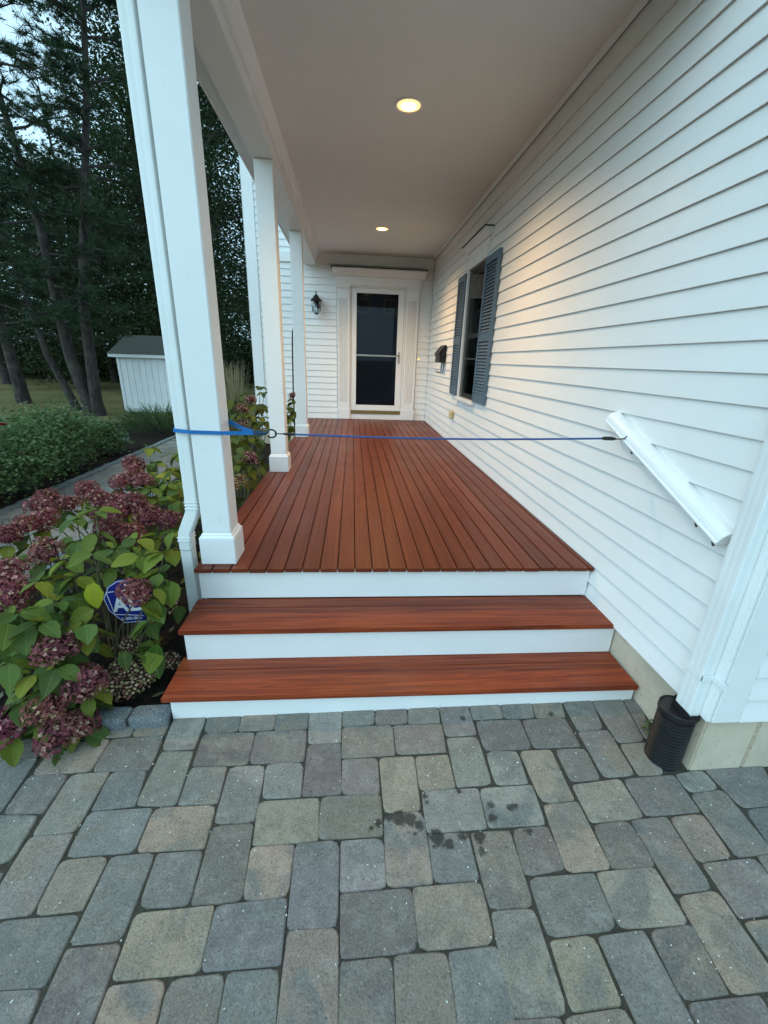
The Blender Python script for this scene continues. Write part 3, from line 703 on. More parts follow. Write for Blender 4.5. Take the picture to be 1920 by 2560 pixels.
for y0, y1 in ((WY0-.3, WY0-.29), (WY1+.29, WY1+.3)): wbx('dark_room', (W+.165, y0, WZ0-.3), (W+.549, y1, WZ1+.3), 'dark_room', 0)
wbx('curtain', (W+.17, WY0+.02, .70), (W+.18, WY0+.20, 2.0), 'white', .002)
for (y0, y1) in ((2.312, 2.745), (3.545, 3.915)):
    xa, xb = W-.046, W-.016
    z0, z1 = .655, 2.06
    sm = MB()
    for (a, b) in ((y0, y0+.05), (y1-.05, y1)): sm.box((xa, a, z0), (xb, b, z1))
    for (a, b) in ((z0, z0+.10), (1.27, 1.355), (z1-.07, z1)): sm.box((xa+.002, y0+.0495, a), (xb-.001, y1-.0495, b))
    sh = sm.build('shutter', MAT['shutter'], house, bevel=.002)
    lm = MB().extrude([(-.013,0),(-.008,-.004),(.011,.022),(.006,.028)], 'Y', -(y1-y0-.102)/2, (y1-y0-.102)/2)
    me = mesh('slat', lm.v, lm.f, MAT['shutter'])
    for (a, b) in ((z0+.104, 1.268), (1.358, z1-.072)):
        n_ = int((b-a)/.031)
        for i in range(n_):
            o = bpy.data.objects.new('slat', me); link(o, sh); o.location = Vector((W-.031, (y0+y1)/2, a+(b-a)*(i+.1)/n_))-wloc(sh)
    bx('backing', (xb+.0005, y0+.04, z0+.05), (xb+.003, y1-.04, z1-.05), MAT['shutter'], sh, 0)

# ================================================================== THE PORCH
porch = thing('porch', 'covered porch with mahogany deck, two steps and white square posts', 'porch', (1.1, 3, -.5))
pitch_ = W/24*.999; drnd = random.Random(3)
for i in range(24):
    x0 = .001+i*.0937+.002; x1 = x0+.0885
    if i == 23: x1 = W-.014
    e = drnd.uniform(-.003, .003)
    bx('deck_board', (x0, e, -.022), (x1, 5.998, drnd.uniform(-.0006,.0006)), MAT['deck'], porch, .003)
# dots of the hidden-screw plugs near the front edge
plug = MB().lathe([(.0045,0),(.0045,.0006)], seg=8); pm = mesh('screw_plug', plug.v, plug.f, MAT['bronze'])
for i in range(2, 24):
    for dx in (.022, .066):
        for yy in (.055,):
            o = bpy.data.objects.new('screw_plug', pm); link(o, porch); o.location = Vector((.003+i*.0937+dx, yy+drnd.uniform(-.004,.004), .0005))-wloc(porch)
bx('dark_underdeck_fill', (.05, .06, -.45), (W-.03, 5.98, -.03), MAT['dark_room'], porch, 0)  # one solid block, coloured dark for the shade below the deck
bx('riser', (.014, .028, -.190), (W-.016, .05, -.0225), MAT['white'], porch, .002)
bx('skirt_board', (.020, .0505, -.48), (.040, 5.98, -.0225), MAT['white'], porch, .002)
TZ2, TZ1 = -.194, -.378
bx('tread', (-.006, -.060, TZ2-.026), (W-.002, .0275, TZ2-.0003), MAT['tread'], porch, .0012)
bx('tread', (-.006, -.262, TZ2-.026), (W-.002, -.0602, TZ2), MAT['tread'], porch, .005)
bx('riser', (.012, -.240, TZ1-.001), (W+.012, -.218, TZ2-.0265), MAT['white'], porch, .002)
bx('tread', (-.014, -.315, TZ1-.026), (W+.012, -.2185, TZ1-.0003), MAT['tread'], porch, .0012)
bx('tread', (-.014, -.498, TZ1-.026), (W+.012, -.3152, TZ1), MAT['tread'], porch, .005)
bx('riser', (.016, -.478, -.60), (W+.008, -.456, TZ1-.0265), MAT['white'], porch, .002)
bx('stringer', (.016, -.455, -.60), (.036, -.2185, TZ1-.0265), MAT['white'], porch, .002); bx('stringer', (.013, -.217, -.60), (.033, .03, TZ2-.0265), MAT['white'], porch, .002)
# posts
for py in (.054, 2.012, 3.97):
    pt = bx('post', (.118-.0725, py+.0185, .1775), (.118+.0725, py+.1635, 2.498), MAT['white'], porch, .004)
    bx('base', (.027, py, .0015), (.209, py+.182, .145), MAT['white'], pt, .004)
    cx_, cy_ = .118, py+.091
    mb = MB(); prof = [(.091,.1455),(.089,.155),(.080,.162),(.080,.168),(.0735,.177)]
    V = [(cx_+a*r, cy_+b*r, z) for r, z in prof for a, b in ((-1,-1),(1,-1),(1,1),(-1,1))]
    F = [(i*4+j, i*4+(j+1)%4, (i+1)*4+(j+1)%4, (i+1)*4+j) for i in range(4) for j in range(4)]+[(3,2,1,0),(16,17,18,19)]
    mb.add(V, F).build('base_cap', MAT['white'], pt, bevel=.0015)
# ceiling, beam, eaves
bx('ceiling', (.19, -.16, 2.68), (W+.004, 5.99, 2.70), MAT['ceiling'], porch, 0)
bx('beam', (.030, -.16, 2.50), (.204, 5.963, 2.70), MAT['white'], porch, .004)
MB().extrude([(.2045,2.575),(.222,2.575),(.222,2.618),(.230,2.626),(.230,2.640),(.262,2.679),(.2045,2.679)], 'Y', -.15, 5.963).build('bed_moulding', MAT['white'], porch)
MB().extrude([(.0295,2.52),(.018,2.52),(.012,2.545),(.0295,2.548)], 'Y', -.18, 5.96).build('beam_moulding', MAT['white'], porch)
bx('eave_soffit', (-.084, -.20, 2.590), (.0295, 5.96, 2.604), MAT['white'], porch, .002)
bx('fascia', (-.105, -.20, 2.582), (-.0845, 5.96, 2.76), MAT['white'], porch, .003)
MB().extrude([(-.1055,2.762),(-.14,2.762),(-.155,2.78),(-.18,2.81),(-.185,2.84),(-.175,2.84),(-.1055,2.80)], 'Y', -.20, 5.96).build('gutter', MAT['white'], porch)
bx('roof_slab', (-.084, -.22, 2.7005), (W+.004, 5.99, 2.86), MAT['shingle'], porch, .01)
bx('end_fascia', (.205, -.16, 2.56), (W-.02, -.135, 2.679), MAT['white'], porch, .003)

# ------------------------------------------------------------------ downspouts
def ribbed(name, x0, x1, y0, y1, z0, z1, parent, depth=.0005, n=5):
    pts = []
    def side(a, b, nrm):
        L = (Vector(b)-Vector(a)).length; t = (Vector(b)-Vector(a)).normalized(); k = max(2, int(L/.022)); r_ = []
        for i in range(k):
            m = Vector(a)+t*(L*(i+.5)/k); h_ = L/k*.5
            r_ += [m-t*h_*.8, m-t*h_*.35+Vector(nrm)*depth, m+t*h_*.35+Vector(nrm)*depth, m+t*h_*.8]
        return r_
    pts += side((x0,y0),(x1,y0),(0,-1)) + side((x1,y0),(x1,y1),(1,0)) + side((x1,y1),(x0,y1),(0,1)) + side((x0,y1),(x0,y0),(-1,0))
    return MB().extrude([(p.x,p.y) for p in pts], 'Z', z0, z1).build(name, MAT['spout'], parent)
d1 = ribbed('downspout', -.036, .022, .100, .175, .345, 2.55, porch)
mb = MB()
def rect_sweep(path_, hx, hy):
    V = []; n_ = len(path_)
    for (x, y, z, tx, ty, tz) in path_:
        t = Vector((tx,ty,tz)).normalized(); a = Vector((0,1,0)); b = t.cross(a).normalized()
        c = Vector((x,y,z)); V += [c-b*hx-a*hy, c+b*hx-a*hy, c+b*hx+a*hy, c-b*hx+a*hy]
    F = [(i*4+j, i*4+(j+1)%4, (i+1)*4+(j+1)%4, (i+1)*4+j) for i in range(n_-1) for j in range(4)]+[(3,2,1,0),tuple(range(n_*4-4,n_*4))]
    return V, F
pth = [(-.007,.1375,.36,0,0,-1),(-.007,.1375,.30,0,0,-1),(-.012,.1375,.275,-.3,0,-1),(-.020,.1375,.255,-.6,0,-1),(-.056,.1375,.175,-.6,0,-1),(-.063,.1375,.155,-.3,0,-1),(-.066,.1375,.13,0,0,-1),(-.066,.1375,.06,0,0,-1)]
V, F = rect_sweep(pth, .031, .040); MB().add(V, F).build('downspout_elbow', MAT['spout'], porch, bevel=.006)
for z in (.335, .318, .30): bx('crimp', (-.041, .0945, z-.004), (.027, .1805, z+.004), MAT['spout'], porch, .002)
for z in (.135, .118): bx('crimp', (-.100, .0945, z-.004), (-.032, .1805, z+.004), MAT['spout'], porch, .002)
ribbed('downspout', -.094, -.038, .101, .174, -.47, .058, porch)
ribbed('downspout', W-.060, W-.0135, -.838, -.764, -.222, 5.2, house, .0006)
mb = MB(); z = -.035
pr = [(W-.0135,-.7615),(W-.0135,-.748),(W-.0125,-.748)]
for a, b in (((W-.0655,-.8445,z),(W-.0632,-.757,z+.024)), ((W-.0655,-.8445,z),(W-.0131,-.8412,z+.024)), ((W-.0178,-.898,z),(W-.0131,-.8445,z+.024))):
    mb.box(a, b)
mb.build('downspout_strap', MAT['spout'], house, bevel=.0008)

# ------------------------------------------------------------------ recessed lamps
for n_, (lx, ly) in enumerate(((1.190,1.557),(1.196,4.419))):
    t = thing('recessed_light', ('lit round recessed ceiling lamp over the front half of the porch', 'lit round recessed ceiling lamp nearest the front door')[n_], 'ceiling lamp', (lx, ly, 2.668), 'recessed porch lamps')
    MB().lathe([(.098,-.001),(.098,-.004),(.092,-.008),(.080,-.006),(.076,-.0012)], (lx,ly,2.680), 32).build('trim_ring', MAT['white'], t, True)
    MB().lathe([(.0755,-.0015),(.0755,-.0045),(.055,-.0085),(.052,-.0085)], (lx,ly,2.680), 32).build('lens_rim', MAT['lamp_lens'], t, True)
    MB().lathe([(.0518,-.0045),(.0518,-.0088),(.03,-.0115),(.01,-.012)], (lx,ly,2.680), 32).build('lens', MAT['lamp_core'], t, True)
    ld = bpy.data.lights.new('lamp_light', 'SPOT'); ld.energy = LAMP_W[n_]; ld.color = (1.0,.62,.28); ld.spot_size = R_(142); ld.spot_blend = 1.0; ld.shadow_soft_size = .06
    lo = bpy.data.objects.new('lamp_light', ld); link(lo, t); lo.location = Vector((lx,ly,2.645))-wloc(t)

# ================================================================== THINGS ON THE HOUSE AND PORCH
# handrail: white moulded rail on the wall, running down beside the steps
rail = thing('handrail', 'white moulded handrail slanting down the clapboard wall beside the steps', 'handrail', (W, -.30, .66))
P0, P1 = Vector((W-.013, .095, .826)), Vector((W-.013, -.735, .500))
t = (P1-P0).normalized(); up = Vector((-1,0,0)).cross(t).normalized()
if up.z < 0: up = -up
prof = [(-.002,-.022),(.014,-.025),(.018,-.030),(.056,-.030),(.060,-.026),(.060,-.020),(.054,-.017),(.052,-.006),(.047,.006),(.038,.017),(.026,.025),(.012,.028),(-.002,.028)]   # (out from wall, up)
n = len(prof); V = [P+Vector((-1,0,0))*a+up*b for P in (P0, P1) for a, b in prof]
F = [(i,(i+1)%n,n+(i+1)%n,n+i) for i in range(n)]+[tuple(range(n))[::-1],tuple(range(n,2*n))]
MB().add(V, F).build('rail', MAT['white'], rail, bevel=.0008)
for d in (.26, .78, .885):
    p = P0+t*d*(P1-P0).length/.9*.98 - up*.032 + Vector((-.034,0,0))
    MB().tube([p+up*.004, p-up*.012, p-up*.020+t*.008, p-up*.022+t*.014], .0045, 8).build('cup_hook', MAT['bronze'], rail, True)
HOOK = P0+t*.20+Vector((-.062,0,0))-up*.016

# blue tie-down: webbing loop round the front post, ring, rope to the handrail
tie = thing('tie_down_rope', 'blue rope and webbing stretched across the porch from front post to handrail', 'rope', (.4, .1, .70))
def band(pts, h, th, name, mat, closed=False):
    """flat strap standing on edge along pts"""
    pts = [Vector(p) for p in pts]; V = []; n_ = len(pts)
    for i, p in enumerate(pts):
        a = pts[(i-1) % n_ if closed else max(i-1,0)]; b = pts[(i+1) % n_ if closed else min(i+1,n_-1)]
        tg = (b-a).normalized(); s_ = tg.cross(Vector((0,0,1))).normalized()
        hh = h[i] if isinstance(h, (list,tuple)) else h
        V += [p+s_*th-Vector((0,0,hh)), p-s_*th-Vector((0,0,hh)), p-s_*th+Vector((0,0,hh)), p+s_*th+Vector((0,0,hh))]
    m = n_ if closed else n_-1
    F = [(i*4+j, i*4+(j+1)%4, ((i+1)%n_)*4+(j+1)%4, ((i+1)%n_)*4+j) for i in range(m) for j in range(4)]
    if not closed: F += [(3,2,1,0), tuple(range(n_*4-4,n_*4))]
    return MB().add(V, F).build(name, mat, tie)
yf = .0685; zb = .703
band([(.345,.098,.701),(.25,.082,.701),(.196,yf,.702),(.05,yf-.001,.704),(-.03,.092,.706),(-.043,.102,.706),(-.047,.13,.708),(-.043,.172,.712),(-.02,.186,.716),(.04,.224,.724),(.12,.226,.730),(.185,.224,.735),(.203,.212,.733),(.27,.150,.714),(.345,.104,.702)], [.009]*8+[.010]*3+[.012,.013,.011,.009], .0016, 'webbing', MAT['strap'])
band([(.335,.101,.701),(.385,.101,.700)], .0115, .006, 'sleeve', MAT['strap_dark'])
MB().tube([(.345,.101,.701),(.365,.101,.701),(.392,.101,.699),(.41,.101,.706)], [.007,.009,.009,.005], 10).build('sewn_sleeve', MAT['strap_dark'], tie, True)
ring = [(.425+.020*math.cos(a)*1.15, .101, .699+.0195*math.sin(a)) for a in [R_(-150+i*300/16) for i in range(17)]]
MB().tube(ring, .0042, 8).build('open_ring', MAT['black_metal'], tie, True)
MB().tube([(.441,.101,.699),(.452,.1005,.6995),(.47,.1,.699),(.488,.1,.6985)], [.0035,.0025,.0025,.0035], 8).build('rope_eye', MAT['black_metal'], tie, True)
MB().tube([(.484,.1,.6985),(.50,.0995,.6985),(.53,.098,.698),(.54,.098,.698)], [.0045,.0068,.0068,.005], 10).build('grip', MAT['black'], tie, True)
A_ = Vector((.538,.098,.698)); B_ = HOOK+Vector((-.095,.012,.0))
rp = [A_.lerp(B_, i/24)-Vector((0,0,.012*math.sin(math.pi*i/24))) for i in range(25)]
MB().tube(rp, .0048, 10).build('rope', MAT['rope'], tie, True)
MB().tube([B_+Vector((-.006,0,0)), B_+Vector((.01,0,.001)), B_+Vector((.045,-.004,.001)), B_+Vector((.062,-.006,0))], [.005,.0095,.0095,.005], 10).build('grip', MAT['black'], tie, True)
MB().tube([B_+Vector((.058,-.006,0)), B_+Vector((.08,-.010,0)), B_+Vector((.10,-.014,.004)), B_+Vector((.108,-.016,.016))], .003, 8).build('hook', MAT['black_metal'], tie, True)

# wall lantern left of the door
lan = thing('wall_lantern', 'black coach lantern with glass panes on the wall left of the door', 'lantern', (.19, 5.9, 1.76))
lx, ly = .205, 5.865
bx('back_plate', (lx-.035, 5.968, 1.85), (lx+.035, 5.984, 2.02), MAT['black_metal'], lan, .01)
bx('mounting_block', (lx-.075, 5.9845, 1.80), (lx+.075, 5.992, 2.06), MAT['white'], lan, .003)
MB().tube([(lx,5.97,1.95),(lx,5.93,1.99),(lx,5.90,2.06),(lx,5.875,2.075),(lx,ly,2.05),(lx,ly,2.0)], .007, 8).build('arm', MAT['black_metal'], lan, True)
MB().lathe([(.004,.13),(.006,.10),(.012,.085),(.008,.07),(.030,.055),(.055,.02),(.098,-.02),(.095,-.032),(.07,-.030)], (lx,ly,1.985), 12).build('hood', MAT['black_metal'], lan)
MB().lathe([(.070,0),(.074,.06),(.066,.11),(.040,.175),(.036,.185),(.0,.186)][::-1], (lx,ly,1.765), 8).build('glass', MAT['glass'], lan)
for i in range(6):
    a = R_(60*i+15); MB().tube([(lx+.040*math.cos(a),ly+.040*math.sin(a),1.768),(lx+.066*math.cos(a),ly+.066*math.sin(a),1.83),(lx+.074*math.cos(a),ly+.074*math.sin(a),1.885),(lx+.072*math.cos(a),ly+.072*math.sin(a),1.958)], .004, 5).build('cage_bar', MAT['black_metal'], lan)
MB().lathe([(.0,-.02),(.012,-.012),(.045,0),(.045,.008),(.0,.009)], (lx,ly,1.760), 12).build('base_cap', MAT['black_metal'], lan)
MB().lathe([(.0,0),(.012,.01),(.014,.06),(.0,.10)], (lx,ly,1.78), 8).build('bulb', MAT['sign_white'], lan, True)

# mailbox beside the window
mbx = thing('mailbox', 'black wall mailbox with lid and newspaper hooks beyond the window', 'mailbox', (W-.03, 4.6, .9))
X0, X1, Y0, Y1 = W-.11, W-.015, 4.44, 4.80
MB().extrude([(X0,1.05),(X1,1.05),(X1,1.26),(X1-.02,1.275),(X0+.005,1.17),(X0,1.165)], 'Y', Y0, Y1).build('box', MAT['black_metal'], mbx, bevel=.004)
MB().extrude([(X0-.012,1.150),(X0-.006,1.178),(X1-.022,1.285),(X1,1.275),(X1,1.283),(X1-.022,1.293),(X0-.014,1.184)], 'Y', Y0-.008, Y1+.008).build('lid', MAT['black_metal'], mbx)
for y in (4.53, 4.71):
    MB().tube([(X1-.004,y,1.06),(X1-.008,y,.96),(X1-.02,y,.915),(X1-.05,y,.90),(X1-.085,y,.915),(X1-.095,y,.945)], .005, 8).build('newspaper_hook', MAT['black_metal'], mbx, True)

# beige cover box low on the wall, and the lit bell push
oc = thing('outlet_cover', 'small beige weatherproof outlet cover low on the clapboard wall', 'outlet', (W-.02, 3.72, .33))
bx('back_plate', (W-.022, 3.655, .335), (W-.012, 3.785, .45), MAT['beige'], oc, .004); bx('hood', (W-.062, 3.668, .342), (W-.0225, 3.772, .438), MAT['beige'], oc, .012)
db = thing('doorbell', 'small lit yellow bell push beside the right door pilaster', 'doorbell', (2.01, 5.98, 1.06))
bx('plate', (1.992, 5.978, 1.06), (2.022, 5.9855, 1.13), MAT['white'], db, .003); bx('button', (2.000, 5.972, 1.082), (2.014, 5.9775, 1.108), MAT['bell_glow'], db, .002)

# black corrugated drain pipe taking the right downspout
dp = thing('drain_pipe', 'black corrugated drain pipe under the right downspout at the house corner', 'drain pipe', (2.152, -.78, -.50))
pr = []; z = -.56; i = 0
while z < -.262:
    pr += [(.060, z), (.060, z+.004), (.0665, z+.007), (.0665, z+.012)]; z += .0155
pr += [(.062,-.258),(.062,-.248)]
MB().lathe(pr, (2.150,-.780,0), 28).build('corrugated_pipe', MAT['black'], dp, True)
MB().lathe([(.066,-.249),(.070,-.245),(.070,-.225),(.064,-.222),(.060,-.226),(.03,-.227)], (2.150,-.780,0), 28).build('adapter', MAT['black'], dp, True)
ad = MB()
for a, b in (((W-.067,-.846,-.232),(W-.0625,-.758,-.196)), ((W-.062,-.846,-.232),(W-.0125,-.8415,-.205)), ((W-.062,-.7615,-.232),(W-.0125,-.757,-.178))): ad.box(a, b)
ad.build('adapter_collar', MAT['black'], dp, bevel=.001)
bx('adapter_throat', (W-.062, -.841, -.268), (W-.014, -.762, -.2235), MAT['black'], dp, .004)
# a weed by the wall
wd = thing('weed', 'tiny green weed growing by the footing behind the drain pipe', 'weed', (2.17, -.66, -.50))
wr = random.Random(4); mbw = MB()
for i in range(26):
    c = Vector((2.170+wr.uniform(-.02,.02), -.655+wr.uniform(-.02,.02), -.49+wr.uniform(0,.07))); a = wr.uniform(0,6.3); s_ = wr.uniform(.006,.012)
    u = Vector((math.cos(a),math.sin(a),wr.uniform(-.5,.6)))*s_; v2 = Vector((-math.sin(a),math.cos(a),.2))*s_*.6
    mbw.add([c-u, c-v2, c+u*1.3, c+v2], [(0,1,2,3)])
mbw.tube([(2.17,-.655,-.505),(2.168,-.657,-.45),(2.172,-.652,-.42)], .0015, 4).build('leaves', MAT['rose_leaf'], wd)
# tuft of dry grass at the foot of the steps
tf = MB()
for i in range(22):
    b = Vector((1.245+wr.uniform(-.012,.012), -.498+wr.uniform(-.01,.01), gz(1.24,-.5)-.004)); a = wr.uniform(0,6.3); h_ = wr.uniform(.012,.03)
    e = b+Vector((math.cos(a)*.02, math.sin(a)*.02-.008, h_)); s_ = Vector((math.sin(a),-math.cos(a),0))*.0012
    tf.add([b-s_, b+s_, e], [(0,1,2)])
tag(tf.build('grass_tuft', MAT['tall_grass']), 'little tuft of dry grass in the paver joint below the bottom step', 'grass')

# thin dark garden stake beyond the third post
gs = tag(MB().tube([(-.185,5.5,-.52),(-.184,5.5,.5),(-.176,5.5,1.0),(-.168,5.5,1.3),(-.160,5.5,1.44),(-.148,5.49,1.50)], [.012,.012,.012,.012,.010,.004], 8).build('garden_stake', MAT['black_metal'], None, True, loc=None), 'thin dark garden stake standing in the bed beside the third post', 'stake')

# ------------------------------------------------------------------ blue yard sign on a stake, partly hidden in the leaves
SG = Vector((-.245,-.15,-.5)); sign = thing('yard_sign', 'blue security sign on a metal stake among the front hydrangea leaves', 'sign', SG)
oct_ = [(-.382,-.078),(-.350,-.012),(-.30,.022),(-.238,.030),(-.205,.022),(-.212,-.212),(-.306,-.222),(-.368,-.150)]
yS = -.150
def plate(pts, y0, y1, name, mat, parent):
    n_ = len(pts); V = [(x,y0,z) for x, z in pts]+[(x,y1,z) for x, z in pts]
    return MB().add(V, [tuple(range(n_)),tuple(range(n_,2*n_))[::-1]]+[(i,(i+1)%n_,n_+(i+1)%n_,n_+i) for i in range(n_)]).build(name, mat, parent)
plate(oct_, yS, yS+.004, 'panel', MAT['sign_blue'], sign)
# right flap bent back behind
plateV = [(-.205,yS+.0005,.022),(-.15,yS+.11,.0),(-.14,yS+.13,-.09),(-.15,yS+.11,-.19),(-.212,yS+.0005,-.212)]
MB().add(plateV+[(x+.003,y+.003,z) for x,y,z in plateV], [(0,1,2,3,4),(9,8,7,6,5)]+[(i,(i+1)%5,5+(i+1)%5,5+i) for i in range(5)]).build('bent_panel', MAT['sign_blue'], sign)
def stroke(pts, wdt, name='border'):
    m_ = MB()
    for (x0,z0),(x1,z1) in zip(pts, pts[1:]):
        d = Vector((x1-x0, z1-z0)).normalized(); nn = Vector((-d.y,d.x))*wdt
        q = [(x0-nn.x,z0-nn.y),(x1-nn.x,z1-nn.y),(x1+nn.x,z1+nn.y),(x0+nn.x,z0+nn.y)]
        m_.add([(x,yS-.0012,z) for x,z in q]+[(x,yS-.0002,z) for x,z in q], [(0,1,2,3),(7,6,5,4),(0,1,5,4),(1,2,6,5),(2,3,7,6),(3,0,4,7)])
    return m_.build(name, MAT['sign_white'], sign)
stroke([(-.2085,-.2075),(-.3035,-.2170),(-.3640,-.147),(-.378,-.079),(-.348,-.016),(-.30,.016),(-.24,.024)], .0014, 'border_line')
stroke([(-.2075,-.176),(-.343,-.168),(-.362,-.044),(-.29,-.036)], .0016, 'frame_line')
def text(body, x, z, size, name, rot=0, bold=.0):
    cu = bpy.data.curves.new('lettering', 'FONT'); cu.body = body; cu.size = size; cu.extrude = .0004; cu.offset = bold
    o = bpy.data.objects.new('tmp', cu); COL.objects.link(o)
    dg = bpy.context.evaluated_depsgraph_get(); me = bpy.data.meshes.new_from_object(o.evaluated_get(dg)); bpy.data.objects.remove(o)
    me.transform(Matrix.Rotation(R_(90), 4, 'X')); me.transform(Matrix.Rotation(rot, 4, 'Y')); me.materials.clear(); me.materials.append(MAT['sign_white'])
    return obj(name, me, sign, (x, yS-.0012, z))
text('A', -.342, -.150, .105, 'letter', R_(-3), .0035); text('D', -.268, -.146, .105, 'letter', R_(-3), .0035)
text('1-800-369-', -.315, -.202, .0225, 'phone_number', R_(-4), .0004)
bx('stake', (-.252, yS+.006, -.56), (-.236, yS+.012, -.06), MAT['nickel'], sign, .001)

# ================================================================== SHED ON THE LAWN
shed = thing('garden_shed', 'small white wooden shed with grey shingle roof on the lawn', 'shed', (-4.9, 12, -.6))
SX0, SX1, SY0, SY1, SZ0, SZ1 = -5.80, -4.0, 11.04, 13.2, -.56, .90
bx('wall_core', (SX0+.02, SY0+.02, SZ0-.1), (SX1-.02, SY1-.02, SZ1), MAT['shed_paint'], shed, 0)
x = SX0+.07; bw = .168
while x < SX1-.06:
    x1 = min(x+bw, SX1-.06); bx('plank', (x+.004, SY0, SZ0), (x1-.004, SY0+.022, SZ1), MAT['shed_paint'], shed, .002); x = x1
y = SY0+.07
while y < SY1-.06:
    y1 = min(y+.2, SY1-.06); bx('plank', (SX0, y+.004, SZ0), (SX0+.022, y1-.004, SZ1), MAT['shed_paint'], shed, .002); y = y1
for (a, b) in (((SX0-.012,SY0-.012),(SX0+.068,SY0+.019)), ((SX1-.068,SY0-.012),(SX1+.012,SY0+.019))): bx('corner_trim', (a[0],a[1],SZ0), (b[0],b[1],SZ1), MAT['shed_paint'], shed, .003)
bx('fascia', (SX0-.16, SY0-.13, SZ1-.005), (SX1+.16, SY0-.10, SZ1+.085), MAT['shed_paint'], shed, .004)
zr = SZ1+.62; ym = (SY0+SY1)/2
MB().add([(SX0-.17,SY0-.15,SZ1+.086),(SX1+.17,SY0-.15,SZ1+.086),(SX1+.17,ym,zr),(SX0-.17,ym,zr),(SX0-.17,SY1+.15,SZ1+.086),(SX1+.17,SY1+.15,SZ1+.086)],
         [(0,1,2,3),(3,2,5,4),(0,3,4),(1,5,2),(0,4,5,1)]).build('roof', MAT['shingle'], shed)

# ================================================================== PLANTS
# ------------------------------------------------------------------ hydrangeas: leaves and flower heads are parts, one mesh each, shapes shared
def leaf_mesh(curl, fold, seed, tw=0.):
    r = random.Random(seed); rows = 9; us = (-1,-.5,0,.5,1); V = []; UV = []; F = []
    for j in range(rows):
        v_ = j/(rows-1); wd = .36*(math.sin(math.pi*min(1,v_**.82)))**.75*(1-.35*v_**6) if 0 < j < rows-1 else .012
        for u in us:
            wob = ((.012*math.sin(v_*17+u*3+seed)+(.014 if j % 2 else -.010)) if abs(u) == 1 and 0 < j < rows-1 else 0)
            x = u*(wd+wob); z = fold*abs(u)*wd - curl*v_*v_ + .012*math.sin(v_*11+abs(u)*4+seed)*abs(u) + tw*u*wd*v_
            V.append((x, v_-.06*abs(u)*0, z)); UV.append((x/.76+.5, v_))
    n_ = len(us)
    for j in range(rows-1):
        for i in range(n_-1): F.append((j*n_+i, j*n_+i+1, (j+1)*n_+i+1, (j+1)*n_+i))
    me = mesh('leaf', V, F, MAT['hleaf'], True); uvl = me.uv_layers.new(name='UVMap')
    for lp in me.loops: uvl.data[lp.index].uv = UV[lp.vertex_index]
    return me
LEAVES = [leaf_mesh(c_, f_, i, t_) for i, (c_, f_, t_) in enumerate(((.16,.30,.05),(.28,.18,-.1),(.06,.42,.15),(.22,.10,.2),(.34,.30,-.05)))]
def head_mesh(seed, n_=235, tan=.0):
    r = random.Random(seed); V = []; F = []; C = []
    for k in range(n_):
        zz = 1-1.55*(k+.5)/n_; a = k*2.39996; rr = math.sqrt(max(0,1-zz*zz))
        lump = 1+.10*math.sin(3*a+seed)+.07*math.sin(5*zz*3+2*a)
        nrm = Vector((rr*math.cos(a), rr*math.sin(a), zz)); p = Vector((nrm.x, nrm.y, nrm.z*.86))*(.9+.16*r.random())*lump
        nn = (nrm+Vector((r.uniform(-.7,.7),r.uniform(-.7,.7),r.uniform(-.6,.7)))).normalized()
        t1 = nn.cross(Vector((r.random(),r.random(),r.random()+.1))).normalized(); t2 = nn.cross(t1)
        base = r.choice(((.190,.062,.078),(.235,.080,.098),(.140,.046,.060),(.275,.115,.125),(.20,.080,.070)))
        if r.random() < .14+tan: base = r.choice(((.44,.32,.25),(.46,.28,.25),(.30,.23,.14)))
        for q in range(4):
            an = q*math.pi/2+r.uniform(-.2,.2); s_ = r.uniform(.095,.15)
            d = (t1*math.cos(an)+t2*math.sin(an)); e = (t2*math.cos(an)-t1*math.sin(an)); cup = r.uniform(-.05,.55)
            b = len(V); V += [p, p+d*s_*.6+e*s_*.48+nn*s_*cup*.5, p+d*s_*1.1+nn*s_*cup, p+d*s_*.6-e*s_*.48+nn*s_*cup*.5]
            F.append((b,b+1,b+2,b+3)); j = r.uniform(.7,1.3); C.append(tuple(min(1,x*j) for x in base)+(1,))
    # added core, coloured dark like the shaded inside, so that no light shows straight through
    b = len(V); seg = 8
    for zi, rr in ((-.55,.15),(-.3,.55),(.1,.72),(.5,.55),(.72,.1)):
        for j in range(seg): V.append((rr*math.cos(j*6.2832/seg), rr*math.sin(j*6.2832/seg), zi))
    for i in range(4):
        for j in range(seg): F.append((b+i*seg+j, b+i*seg+(j+1)%seg, b+(i+1)*seg+(j+1)%seg, b+(i+1)*seg+j)); C.append((.07,.030,.034,1))
    me = mesh('flower_head', V, F, MAT['floret']); ca_ = me.color_attributes.new('Col', 'FLOAT_COLOR', 'CORNER')
    for p in me.polygons:
        for li in p.loop_indices: ca_.data[li].color = C[p.index]
    return me
HEADS = [head_mesh(s_) for s_ in (1,2,3,4)]; DRIED = [head_mesh(s_, 110, .55) for s_ in (11,12)]
hr = random.Random(77)
def frame(d, nrm):
    d = d.normalized(); x = d.cross(nrm).normalized(); n_ = x.cross(d); return Matrix((x, d, n_)).transposed()
GREENS = [(.115,.165,.024),(.085,.145,.028),(.145,.185,.022),(.060,.110,.026),(.185,.205,.022),(.10,.16,.036),(.21,.22,.024),(.075,.13,.03)]
def hides_sign(p, d, L):
    """the leaves part round the yard sign"""
    m_ = Vector(p)+Vector(d).normalized()*L*.55
    if m_.y > -.14: return False
    e = Vector((.82,-2.02,1.06)); t_ = (-.15-e.y)/(m_.y-e.y); q = e+(m_-e)*t_
    return -.40 < q.x < -.175 and -.25 < q.z < .05
